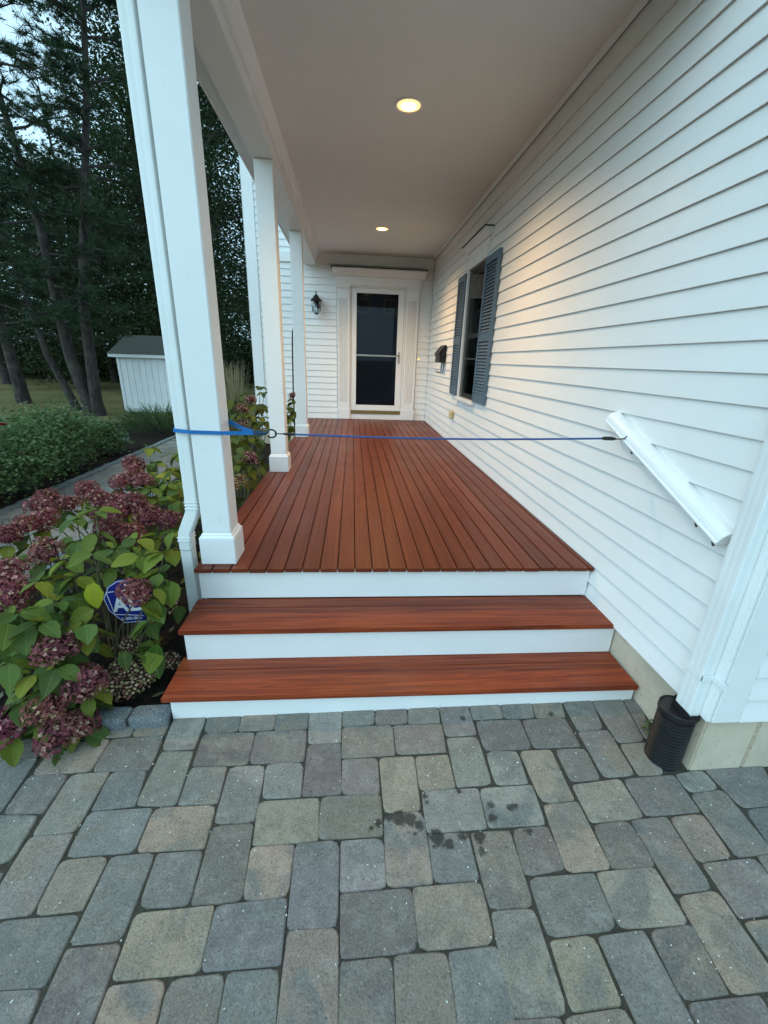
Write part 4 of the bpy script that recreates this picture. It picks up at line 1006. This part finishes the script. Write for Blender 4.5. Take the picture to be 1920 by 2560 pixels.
def add_leaf(plant, p, d, L, colr=None, nrm=None, var=None, keep=False):
    if not keep and hides_sign(p, d, L): return None
    nrm = nrm or (Vector((0,0,1))+Vector((hr.uniform(-.35,.35),hr.uniform(-.35,.35),0)))
    o = bpy.data.objects.new('leaf', LEAVES[hr.randrange(len(LEAVES)) if var is None else var]); link(o, plant)
    m = frame(Vector(d), nrm).to_4x4() @ Matrix.Diagonal((L*hr.uniform(.85,1.12), L, L, 1)); m.translation = Vector(p)-wloc(plant); o.matrix_basis = m
    c = colr or hr.choice(GREENS); j = hr.uniform(.75,1.2); o.color = (c[0]*j, c[1]*j, c[2]*j, 1); return o
def hydrangea(label, base, heads, tips, dried=(), shade=1.0, fill=0, box_=None, leafL=.108, headR=.074, pale=1.0):
    pl = thing('hydrangea', label, 'hydrangea', base, 'hydrangeas along the porch'); stems = MB(); B = Vector(base)
    def stem(tip, r_=.004):
        tip = Vector(tip); b = Vector((B.x+(tip.x-B.x)*.45+hr.uniform(-.06,.06), B.y+(tip.y-B.y)*.45+hr.uniform(-.06,.06), B.z-.02))
        m1 = b.lerp(tip, .45)+Vector((hr.uniform(-.02,.02),hr.uniform(-.02,.02),.06)); stems.tube([b, m1, b.lerp(tip,.8)+Vector((0,0,.03)), tip], [r_*1.4,r_*1.1,r_,r_*.7], 5)
        return b, m1
    def whorl(tip, b, nl, L, drop, outw=None):
        a0 = hr.uniform(0, 6.3); up = (Vector(tip)-b).normalized()
        for q in range(nl):
            a = a0+q*6.2832/nl+hr.uniform(-.3,.3); d = Vector((math.cos(a), math.sin(a), -hr.uniform(*drop)))
            if outw is not None: d = d+outw*.5
            if tip[0]+d.x*L > -.03 and tip[1] > -.52: d.x = -abs(d.x)*.6-.05*hr.random()
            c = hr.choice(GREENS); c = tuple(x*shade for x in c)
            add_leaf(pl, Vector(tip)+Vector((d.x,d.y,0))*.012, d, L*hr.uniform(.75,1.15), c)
    for (x,y,z,*rs) in heads:
        r_ = rs[0] if rs else headR*hr.uniform(.9,1.1)
        o = bpy.data.objects.new('flower_head', hr.choice(HEADS if pale >= 1 else DRIED)); link(o, pl); o.location = Vector((x,y,z))-B; o.rotation_euler = (hr.uniform(-.35,.35)+.15, hr.uniform(-.35,.35), hr.uniform(0,6.3)); o.scale = (r_,r_,r_*hr.uniform(.85,1.05))
        j = hr.uniform(.85,1.25); o.color = tuple(x*pale for x in (j*.95, j*.80*hr.uniform(.88,1.12), j*.74*hr.uniform(.88,1.15)))+(1,)
        b, m1 = stem((x,y,z-r_*.4)); tip = Vector((x,y,z-r_*.75)); whorl(tip, b, 3, leafL, (.25,.8))
        whorl(Vector((x,y,z)).lerp(m1,.35), b, 2, leafL*1.05, (.2,.8))
    for (x,y,z) in dried:
        o = bpy.data.objects.new('flower_head', hr.choice(DRIED)); link(o, pl); o.location = Vector((x,y,z))-B; o.rotation_euler = (hr.uniform(-.6,.6), hr.uniform(-.6,.6), hr.uniform(0,6.3)); s_ = .058*hr.uniform(.85,1.15); o.scale = (s_,s_,s_)
        o.color = (1.0,1.15,.8,1); stem((x,y,z-.02), .003); o['label'] = 'faded tan flower head'
    for (x,y,z,*o_) in tips:
        b, m1 = stem((x,y,z)); nl = 4; whorl((x,y,z+.01), b, nl, leafL*.95, (-.05,.55)); whorl(Vector((x,y,z)).lerp(m1,.3), b, 3, leafL*1.1, (.25,.9))
        if hr.random() < .5: whorl((x,y,z+.02), b, 2, leafL*.4, (-1.6,-.6))
    for i in range(fill):
        (x0,x1),(y0,y1),(z0,z1) = box_; p = Vector((hr.uniform(x0,x1),hr.uniform(y0,y1),hr.uniform(z0,z1))); a = hr.uniform(0,6.3)
        d = Vector((math.cos(a), math.sin(a)-.3, -hr.uniform(.2,1.0)))
        if p.x+d.x*.1 > -.03: d.x = -abs(d.x)
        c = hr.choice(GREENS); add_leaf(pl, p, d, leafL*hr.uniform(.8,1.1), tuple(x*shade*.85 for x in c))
    st_ = stems.build('stems', MAT['stem'], pl, True)
    return pl
A_heads = [(-.43,-.45,-.143,.082),(-.304,-.5,-.28,.082),(-.388,-.6,-.448,.088),(-.429,-.58,-.338,.072),(-.318,-.57,-.437,.068),(-.577,-.6,-.394,.080),(-.744,-.2,-.018,.088),(-.829,-.1,.035,.085),(-.774,.1,.054,.078),(-.171,-.25,.015,.072),(-1.071,.25,.077),(-1.035,.35,.101),(-1.004,.45,.099),(-.547,.3,.094),(-.446,.3,.072),(-.406,.45,.118),(-.282,.45,.103)]
A_tips = [(-.654,.2,.19),(-.545,.2,.24),(-.41,-.1,.14),(-.53,-.1,.10),(-.34,-.05,.13),(-.075,-.12,.14),(-.206,-.08,.11),(-.105,-.2,0),(-.06,-.15,-.02),(-.484,-.15,.03),(-.609,-.2,.04),(-.485,-.3,-.01),(-.578,-.4,0),(-.495,-.4,-.05),(-.581,-.5,-.17),(-.499,-.5,-.23),(-.351,-.35,-.09),(-.096,-.25,-.09),(-.123,-.25,-.30),(-.40,-.5,-.2),(-.456,-.52,-.29),(-.529,-.55,-.32),(-.349,-.5,-.41),(-.72,-.35,-.1),(-.80,-.3,-.2),(-.95,0,.02),(-.30,.1,.12),(-.15,.2,.12)]
hyd = hydrangea('big hydrangea with mauve flower heads beside the steps, blue sign in it', (-.50,-.12,-.50), A_heads, A_tips, [(-.166,-.3,-.40),(-.243,-.33,-.36),(-.202,-.38,-.42),(-.258,-.42,-.37),(-.266,-.2,-.32),(-.097,-.2,-.42),(-.122,-.1,-.14)], fill=70, box_=((-.85,-.1),(-.45,.5),(-.38,.05)))
# the yellowing leaf that stands out above the sign
yl_ = add_leaf(hyd, (-.335,-.262,.075), (.02,-.35,-.9), .125, (.26,.28,.012), Vector((0,-1,.35)), 3, True); yl_['label'] = 'large yellowing leaf'
for p, d, L, c in (((-.335,-.30,-.045),(-.75,-.25,-.35),.125,(.13,.16,.018)), ((-.315,-.33,-.13),(-.8,-.35,-.1),.125,(.15,.17,.018)), ((-.09,-.25,-.02),(.0,-.3,-1),.115,(.10,.145,.018)), ((-.10,-.27,-.26),(-.25,-.35,-.9),.115,(.045,.12,.014)), ((-.04,-.16,.02),(.02,-.5,-.55),.12,(.09,.14,.016)), ((-.17,-.12,.05),(-.3,-.55,-.7),.15,(.05,.12,.02))):
    add_leaf(hyd, p, d, L, c, Vector((0,-.9,.6)))
hydrangea('middle hydrangea, mauve heads before pale green leaves, left of the front post', (-.75,1.05,-.50),
    [(-1.038,.95,.132),(-.913,.85,.097),(-.773,.8,.098),(-.653,.75,.092),(-.885,1.1,.141),(-.858,1.25,.181),(-.752,1.15,.137),(-.828,.70,.066),(-.925,1.4,.208),(-1.123,.6,.129),(-1.027,.72,.102),(-.675,.62,.098),(-.598,.7,.123),(-1.205,.8,.117)],
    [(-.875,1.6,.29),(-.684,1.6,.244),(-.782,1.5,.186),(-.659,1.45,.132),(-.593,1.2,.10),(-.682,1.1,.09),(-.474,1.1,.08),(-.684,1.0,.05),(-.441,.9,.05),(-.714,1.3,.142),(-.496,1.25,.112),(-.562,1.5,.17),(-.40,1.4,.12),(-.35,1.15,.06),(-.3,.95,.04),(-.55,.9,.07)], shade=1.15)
hydrangea('tall hydrangea seen between the first and second posts, faded pinkish heads', (-.34,2.3,-.50),
    [(-.336,2.6,.521,.070),(-.336,3.0,.577,.07),(-.298,2.4,.394),(-.09,1.75,.19)],
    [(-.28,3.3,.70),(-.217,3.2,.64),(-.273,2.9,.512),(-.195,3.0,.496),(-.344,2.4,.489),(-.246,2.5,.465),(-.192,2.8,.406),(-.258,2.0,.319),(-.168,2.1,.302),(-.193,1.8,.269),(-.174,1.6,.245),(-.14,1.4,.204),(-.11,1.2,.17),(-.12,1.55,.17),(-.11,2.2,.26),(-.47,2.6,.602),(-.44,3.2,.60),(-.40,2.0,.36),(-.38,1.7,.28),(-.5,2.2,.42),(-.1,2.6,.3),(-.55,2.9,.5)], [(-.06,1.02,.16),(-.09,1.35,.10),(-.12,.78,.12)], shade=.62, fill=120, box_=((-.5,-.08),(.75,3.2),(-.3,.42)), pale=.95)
hydrangea('hydrangea showing between the second and third posts, one brown head', (-.25,4.5,-.50),
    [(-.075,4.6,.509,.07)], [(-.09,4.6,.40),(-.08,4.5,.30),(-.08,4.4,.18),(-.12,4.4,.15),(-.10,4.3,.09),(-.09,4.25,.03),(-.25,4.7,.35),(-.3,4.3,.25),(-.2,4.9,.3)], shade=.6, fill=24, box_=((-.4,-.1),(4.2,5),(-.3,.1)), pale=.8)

# ------------------------------------------------------------------ rose bushes and evergreen shrub beyond the path
def leaf_cloud(pts, size, rnd, up=.4, asp=.55):
    mb = MB()
    for p in pts:
        a = rnd.uniform(0,6.2832); e = rnd.uniform(-.7,.7); u = Vector((math.cos(a)*math.cos(e), math.sin(a)*math.cos(e), math.sin(e)))
        n_ = Vector((rnd.uniform(-1,1),rnd.uniform(-1,1),rnd.uniform(-.2,1)+up)); s_ = u.cross(n_)
        if s_.length < .05: continue
        s_.normalize(); L = size*rnd.uniform(.6,1.3); c = Vector(p)
        mb.add([c-u*L*.5, c+s_*L*asp*.5-u*L*.05, c+u*L*.5, c-s_*L*asp*.5-u*L*.05], [(0,1,2,3)])
    return mb
def blob_points(c, r, n_, rnd, clumps=26, spread=.26, zmin=-.54):
    cl = []
    for i in range(clumps):
        v_ = Vector((rnd.gauss(0,1),rnd.gauss(0,1),rnd.uniform(-.9,1.25))).normalized()*rnd.uniform(.55,1.0); cl.append(Vector((c[0]+v_.x*r[0], c[1]+v_.y*r[1], c[2]+v_.z*r[2])))
    P = []
    while len(P) < n_:
        q = rnd.choice(cl); s_ = spread*max(r)
        p = q+Vector((rnd.gauss(0,s_),rnd.gauss(0,s_),rnd.gauss(0,s_*.8)))
        if p.z > zmin: P.append(p)
    return P
rr_ = random.Random(31)
def rose(label, c, r, n_, blooms):
    t = thing('rose_bush', label, 'rose bush', (c[0],c[1],-.555), 'rose bushes beside the path')
    leaf_cloud(blob_points(c, r, n_, rr_, 40, .2), .052, rr_).build('foliage', MAT['rose_leaf'], t)['kind'] = 'stuff'
    mb = MB()
    for i in range(14):
        a = rr_.uniform(0,6.3); q = rr_.uniform(.3,.9); mb.tube([(c[0]+rr_.uniform(-.08,.08),c[1]+rr_.uniform(-.08,.08),-.57),(c[0]+math.cos(a)*r[0]*q*.6,c[1]+math.sin(a)*r[1]*q*.6,c[2]),(c[0]+math.cos(a)*r[0]*q,c[1]+math.sin(a)*r[1]*q,c[2]+r[2]*.7)], [.008,.006,.003], 5)
    mb.build('canes', MAT['stem'], t)
    for (x,y,z,s_) in blooms:
        m_ = MB()
        for k in range(16):
            a = k*2.4; e = .2+.07*k; q = s_*(1-.045*k)
            d = Vector((math.cos(a),math.sin(a),0)); w_ = Vector((-d.y,d.x,0)); c0 = Vector((x,y,z))
            m_.add([c0+d*q*.15-w_*q*.4, c0+d*q*.7-w_*q*.5+Vector((0,0,q*e)), c0+d*q*.75+w_*q*.5+Vector((0,0,q*e)), c0+d*q*.15+w_*q*.4], [(0,1,2,3)])
        m_.build('rose_bloom', MAT['rose_bloom'], t)
rose('largest rose bush beside the path, a few red blooms, left edge of view', (-3.22,2.75,-.08), (.52,.78,.40), 9500, ((-2.62,2.42,.33,.05),(-2.60,2.05,.24,.05),(-2.70,2.3,.12,.045),(-2.75,2.1,.05,.04),(-2.72,2.7,-.02,.04)))
rose('middle rose bush, green and bushy in front of the twin pine trunks', (-3.28,4.0,-.12), (.46,.62,.37), 7500, ((-2.98,3.9,.1,.03),))
rose('smallest rose bush at the far end of the rose row', (-3.28,5.05,-.26), (.38,.42,.25), 4200, ())
rose('low rose bush filling the near end of the row by the path', (-3.22,1.5,-.12), (.5,.62,.38), 5500, ())
ev = thing('evergreen_shrub', 'low dark evergreen shrub with feathery sprays in front of the shed', 'shrub', (-3.2,7.3,-.56))
mb = MB(); er = random.Random(5)
for i in range(700):
    a = er.uniform(0,6.3); q = er.random()**.5*.75; b = Vector((-3.2+math.cos(a)*q*1.05, 7.3+math.sin(a)*q*.8, -.52+.42*(1-q*q)*er.random())); d = Vector((math.cos(a)*.7+er.uniform(-.3,.3), math.sin(a)*.7+er.uniform(-.3,.3), er.uniform(.5,1.2))).normalized()
    for k in range(14):
        p = b+d*(.02*k); s_ = Vector((er.uniform(-1,1),er.uniform(-1,1),er.uniform(-.2,.6))).normalized()*.045*(1-k/20); w_ = d*.010
        mb.add([p-w_, p+s_+d*.03, p+w_], [(0,1,2)])
mb.build('sprays', MAT['juniper'], ev)['kind'] = 'stuff'
mb = MB()
for i in range(9):
    a = i*.7; mb.tube([(-3.2,7.3,-.58),(-3.2+math.cos(a)*.3,7.3+math.sin(a)*.25,-.35),(-3.2+math.cos(a)*.55,7.3+math.sin(a)*.45,-.1)], [.015,.01,.005], 5)
mb.build('branches', MAT['bark'], ev)
# pale field stone at the corner of the rose bed
st = cobble((-3.55,6.15,-.47), (.34,.22,.16), None, random.Random(9), name='field_stone'); tag(st, 'pale field stone on the mulch at the end of the rose bed', 'stone')
# ornamental grass by the corner of the house
og = thing('ornamental_grass', 'clump of tall straw coloured ornamental grass beyond the house corner', 'ornamental grass', (-2.0,8.6,-.56)); gr = random.Random(8)
mb = MB(); mg = MB()
for i in range(150):
    a = gr.uniform(0,6.3); q = gr.uniform(0,.14); b = Vector((-2.0+math.cos(a)*q, 8.6+math.sin(a)*q, -.56)); l_ = gr.uniform(.08,.34); H = gr.uniform(1.0,1.5)
    e = b+Vector((math.cos(a)*l_, math.sin(a)*l_, H)); m_ = b.lerp(e,.5)+Vector((0,0,.08)); s_ = Vector((math.sin(a),-math.cos(a),0))
    mb.add([b-s_*.004, b+s_*.004, m_+s_*.004, m_-s_*.004, e+s_*.002, e-s_*.002], [(0,1,2,3),(3,2,4,5)])
    if i % 2 == 0:
        for k in range(14):
            p = e-(e-m_).normalized()*(.03*k); d = Vector((gr.uniform(-1,1),gr.uniform(-1,1),1.2)).normalized(); mb.add([p-s_*.003, p+d*.04, p+s_*.003], [(0,1,2)])
for i in range(260):
    a = gr.uniform(0,6.3); b = Vector((-2.0+math.cos(a)*.12, 8.6+math.sin(a)*.12, -.56)); l_ = gr.uniform(.2,.6); e = b+Vector((math.cos(a)*l_, math.sin(a)*l_, gr.uniform(.35,.85))); m_ = b.lerp(e,.5)+Vector((0,0,.2)); s_ = Vector((math.sin(a),-math.cos(a),0))*.006
    mg.add([b-s_, b+s_, m_+s_, m_-s_, e], [(0,1,2,3),(3,2,4)])
mb.build('plumes', MAT['tall_grass'], og); mg.build('blades', MAT['grass_green'], og)

# ------------------------------------------------------------------ trees
def pine(label, trunk, rad, n_br, zlo, seed, reach=2.6, dens=1.0, group='pines on the lawn', name='pine_tree', needle=.2):
    r = random.Random(seed); t = thing(name, label, 'pine tree', (*trunk[0][:2], -.6), group); T = [Vector(p) for p in trunk]
    wood_ = MB(); n_ = len(T); wood_.tube(T, [rad*(1-.8*i/(n_-1))*(1.25 if i == 0 else 1) for i in range(n_)], 10)
    def at(z):
        for a, b in zip(T, T[1:]):
            if a.z <= z <= b.z: return a.lerp(b, (z-a.z)/(b.z-a.z))
        return T[-1]
    zt = T[-1].z; need = MB(); tips = []
    for i in range(n_br):
        f_ = (i+r.random())/n_br; z = zlo+(zt-zlo)*f_; p = at(z); a = r.uniform(0,6.2832); L = reach*(1-.55*f_)*r.uniform(.55,1.15)
        d = Vector((math.cos(a), math.sin(a), r.uniform(-.25,.35)-.15*(1-f_))); q = [p]
        for k in range(1,5): q.append(p+d*L*k/4+Vector((r.uniform(-.08,.08),r.uniform(-.08,.08),.10*k*k*.06*L+r.uniform(-.05,.05))))
        wood_.tube(q, [.035*rad/.16,.026,.018,.011,.005], 5)
        for k in range(int(15*dens)):
            u = r.uniform(.25,1.0); m_ = q[min(3,int(u*4))].lerp(q[min(4,int(u*4)+1)], u*4-int(u*4)); tw = Vector((r.uniform(-1,1),r.uniform(-1,1),r.uniform(-.45,.6)))*r.uniform(.12,.5)*(1.1-.5*u)
            e = m_+tw
            if k % 3 == 0: wood_.tube([m_, e], [.007,.003], 3, False)
            tips.append((e, (tw+d*.4).normalized()))
    for e, d in tips:
        for k in range(30):
            v_ = (d*r.uniform(.1,1.1)+Vector((r.gauss(0,.6),r.gauss(0,.6),r.gauss(.12,.55)))).normalized(); b = e-d*r.uniform(0,.16); L = needle*r.uniform(.6,1.15)
            s_ = v_.cross(Vector((r.random()-.5,r.random()-.5,r.random()-.5)))
            if s_.length < .01: continue
            s_ = s_.normalized()*.0075; need.add([b-s_, b+s_, b+v_*L], [(0,1,2)])
    wood_.build('trunk', MAT['bark'], t, True); need.build('crown', MAT['needles'], t); return t
def ext(L, pts): return L+pts
pine('leaning pine trunk, left one of the twin pines on the lawn', [(-6.18,10,-.7),(-6.22,10,-.19),(-6.41,10,.85),(-6.45,10,1.86),(-6.45,10,3.0),(-6.48,10,3.74),(-6.59,10,4.77),(-6.67,10,5.48),(-6.78,10,6.4),(-7.0,10,8.4),(-7.1,10,11)], .16, 60, 1.9, 1, 2.3, 1.0)
pine('upright pine trunk, right one of the twin pines on the lawn', [(-6.0,10.05,-.7),(-5.98,10,-.19),(-5.9,10,1.21),(-5.82,10,2.25),(-5.53,10,3.6),(-5.29,10,4.68),(-4.93,10,6.31),(-4.6,10,8.5),(-4.4,10,11.5)], .16, 72, 1.6, 2, 2.2, 1.1)
pine('thin leaning pine left of the twin pines', [(-7.2,11.1,-.7),(-7.26,11.1,-.32),(-7.68,11.1,.9),(-7.87,11.1,2.26),(-8.2,11.2,4.2),(-8.6,11.2,6.0)], .13, 34, 1.3, 3, 1.8, 1.0)
pine('bare pine trunk standing behind the shed', [(-12.05,23,-.7),(-12.13,23,-.52),(-12.29,23,.68),(-12.6,23,2.2),(-13,23,6),(-13.2,23,12)], .2, 40, 4, 4, 3.0)
pine('far pine at the left edge of the lawn', [(-15.5,20,-.7),(-15.52,20,-.48),(-15.6,20,.7),(-15.7,20,4),(-15.9,20,7),(-16,20,9.5)], .26, 44, 1.8, 5, 3.0)
pine('tall pine behind the rose bushes, outside the row of twins', [(-9.6,12.5,-.7),(-9.7,12.5,2),(-9.9,12.5,4.5),(-10.2,12.5,7)], .17, 30, 1.3, 6, 2.2, .8)
def broad(label, x, y, H, rx, seed, zlo=.5, nleaf=11000, size=.19, gaps=.0):
    r = random.Random(seed); t = thing('broadleaf_tree', label, 'tree', (x,y,-.6), 'trees behind the lawn')
    wd = MB(); wd.tube([(x,y,-.7),(x+.1,y,H*.25),(x-.1,y,H*.5),(x+.1,y,H*.8)], [.24,.18,.12,.04], 8); cl = []
    n_ = 95
    for i in range(n_):
        f_ = r.random(); z = zlo+(H-zlo)*f_; prof = math.sin(math.pi*(.12+.83*f_))**.6; a = r.uniform(0,6.3); q = rx*prof*math.sqrt(r.uniform(.08,1.0))
        c = Vector((x+math.cos(a)*q, y+math.sin(a)*q, z)); cl.append(c)
        if i % 2 == 0: wd.tube([(x,y,max(0,z-q*.8)), Vector((x,y,z-q*.3)).lerp(c,.5), c], [.07,.045,.012], 5)
    P = []; s_ = rx*.17
    for i in range(nleaf):
        c = r.choice(cl); P.append(c+Vector((r.gauss(0,s_),r.gauss(0,s_),r.gauss(0,s_*.75))))
    wd.build('trunk', MAT['bark'], t, True); leaf_cloud(P, size, r, .3, .62).build('crown', MAT['broadleaf'], t); return t
TR = [('tall dark tree close behind the house corner, seen past the front post', -5.3,16.5,15,3.0,0,34000,.115), ('broad dark tree behind the garden shed', -7.6,18.5,13,3.0,.2,34000,.12),
      ('dark tree filling the gap right of the shed', -6.6,22.5,15,3.4,0,26000,.15), ('dark tree behind the twin pines', -11.3,19,8.0,3.4,.2,26000,.13), ('dense dark tree at the back of the lawn behind the thin pine', -14.6,24,9.0,4.0,.1,22000,.17),
      ('distant dark tree at the far left of the lawn', -20,26,8.5,4.2,.1,18000,.19), ('far dark tree on the left skyline', -26,27,9.5,4.5,.1,14000,.21), ('farthest tree closing the lawn behind the bare trunk', -9.8,27,12,4.2,0,22000,.18), ('dense tree far behind the ornamental grass', -5.6,29,15,4.2,0,26000,.20), ('dense far tree in line with the twin pines', -12.5,30,11,4.6,0,22000,.21)]
for i, (lb, x, y, H, rx, zl, nl, sz) in enumerate(TR): broad(lb, x, y, H, rx, 40+i, zl, nl, sz)
ur = random.Random(15); P = []
for i in range(52000):
    x = ur.uniform(-40,-2); y = 26+ur.gauss(0,1.1)+.08*(x+20); P.append((x, y, -.5+abs(ur.gauss(0,1.5))))
ug = leaf_cloud(P, .20, ur, .3, .7).build('undergrowth', MAT['broadleaf']); ug['kind'] = 'stuff'; ug['label'] = 'dark undergrowth along the far edge of the lawn'; ug['category'] = 'undergrowth'
# fallen leaves and short tufts on the near lawn and mulch
lr = random.Random(61); P = [(lr.uniform(-1.4,-.05), lr.uniform(-.42,5.5), -.485) for i in range(260)]
ll = leaf_cloud(P, .05, lr, 2.5).build('leaf_litter', MAT['stem']); ll['kind'] = 'stuff'; ll['label'] = 'dry leaf litter on the mulch under the hydrangeas'; ll['category'] = 'leaf litter'
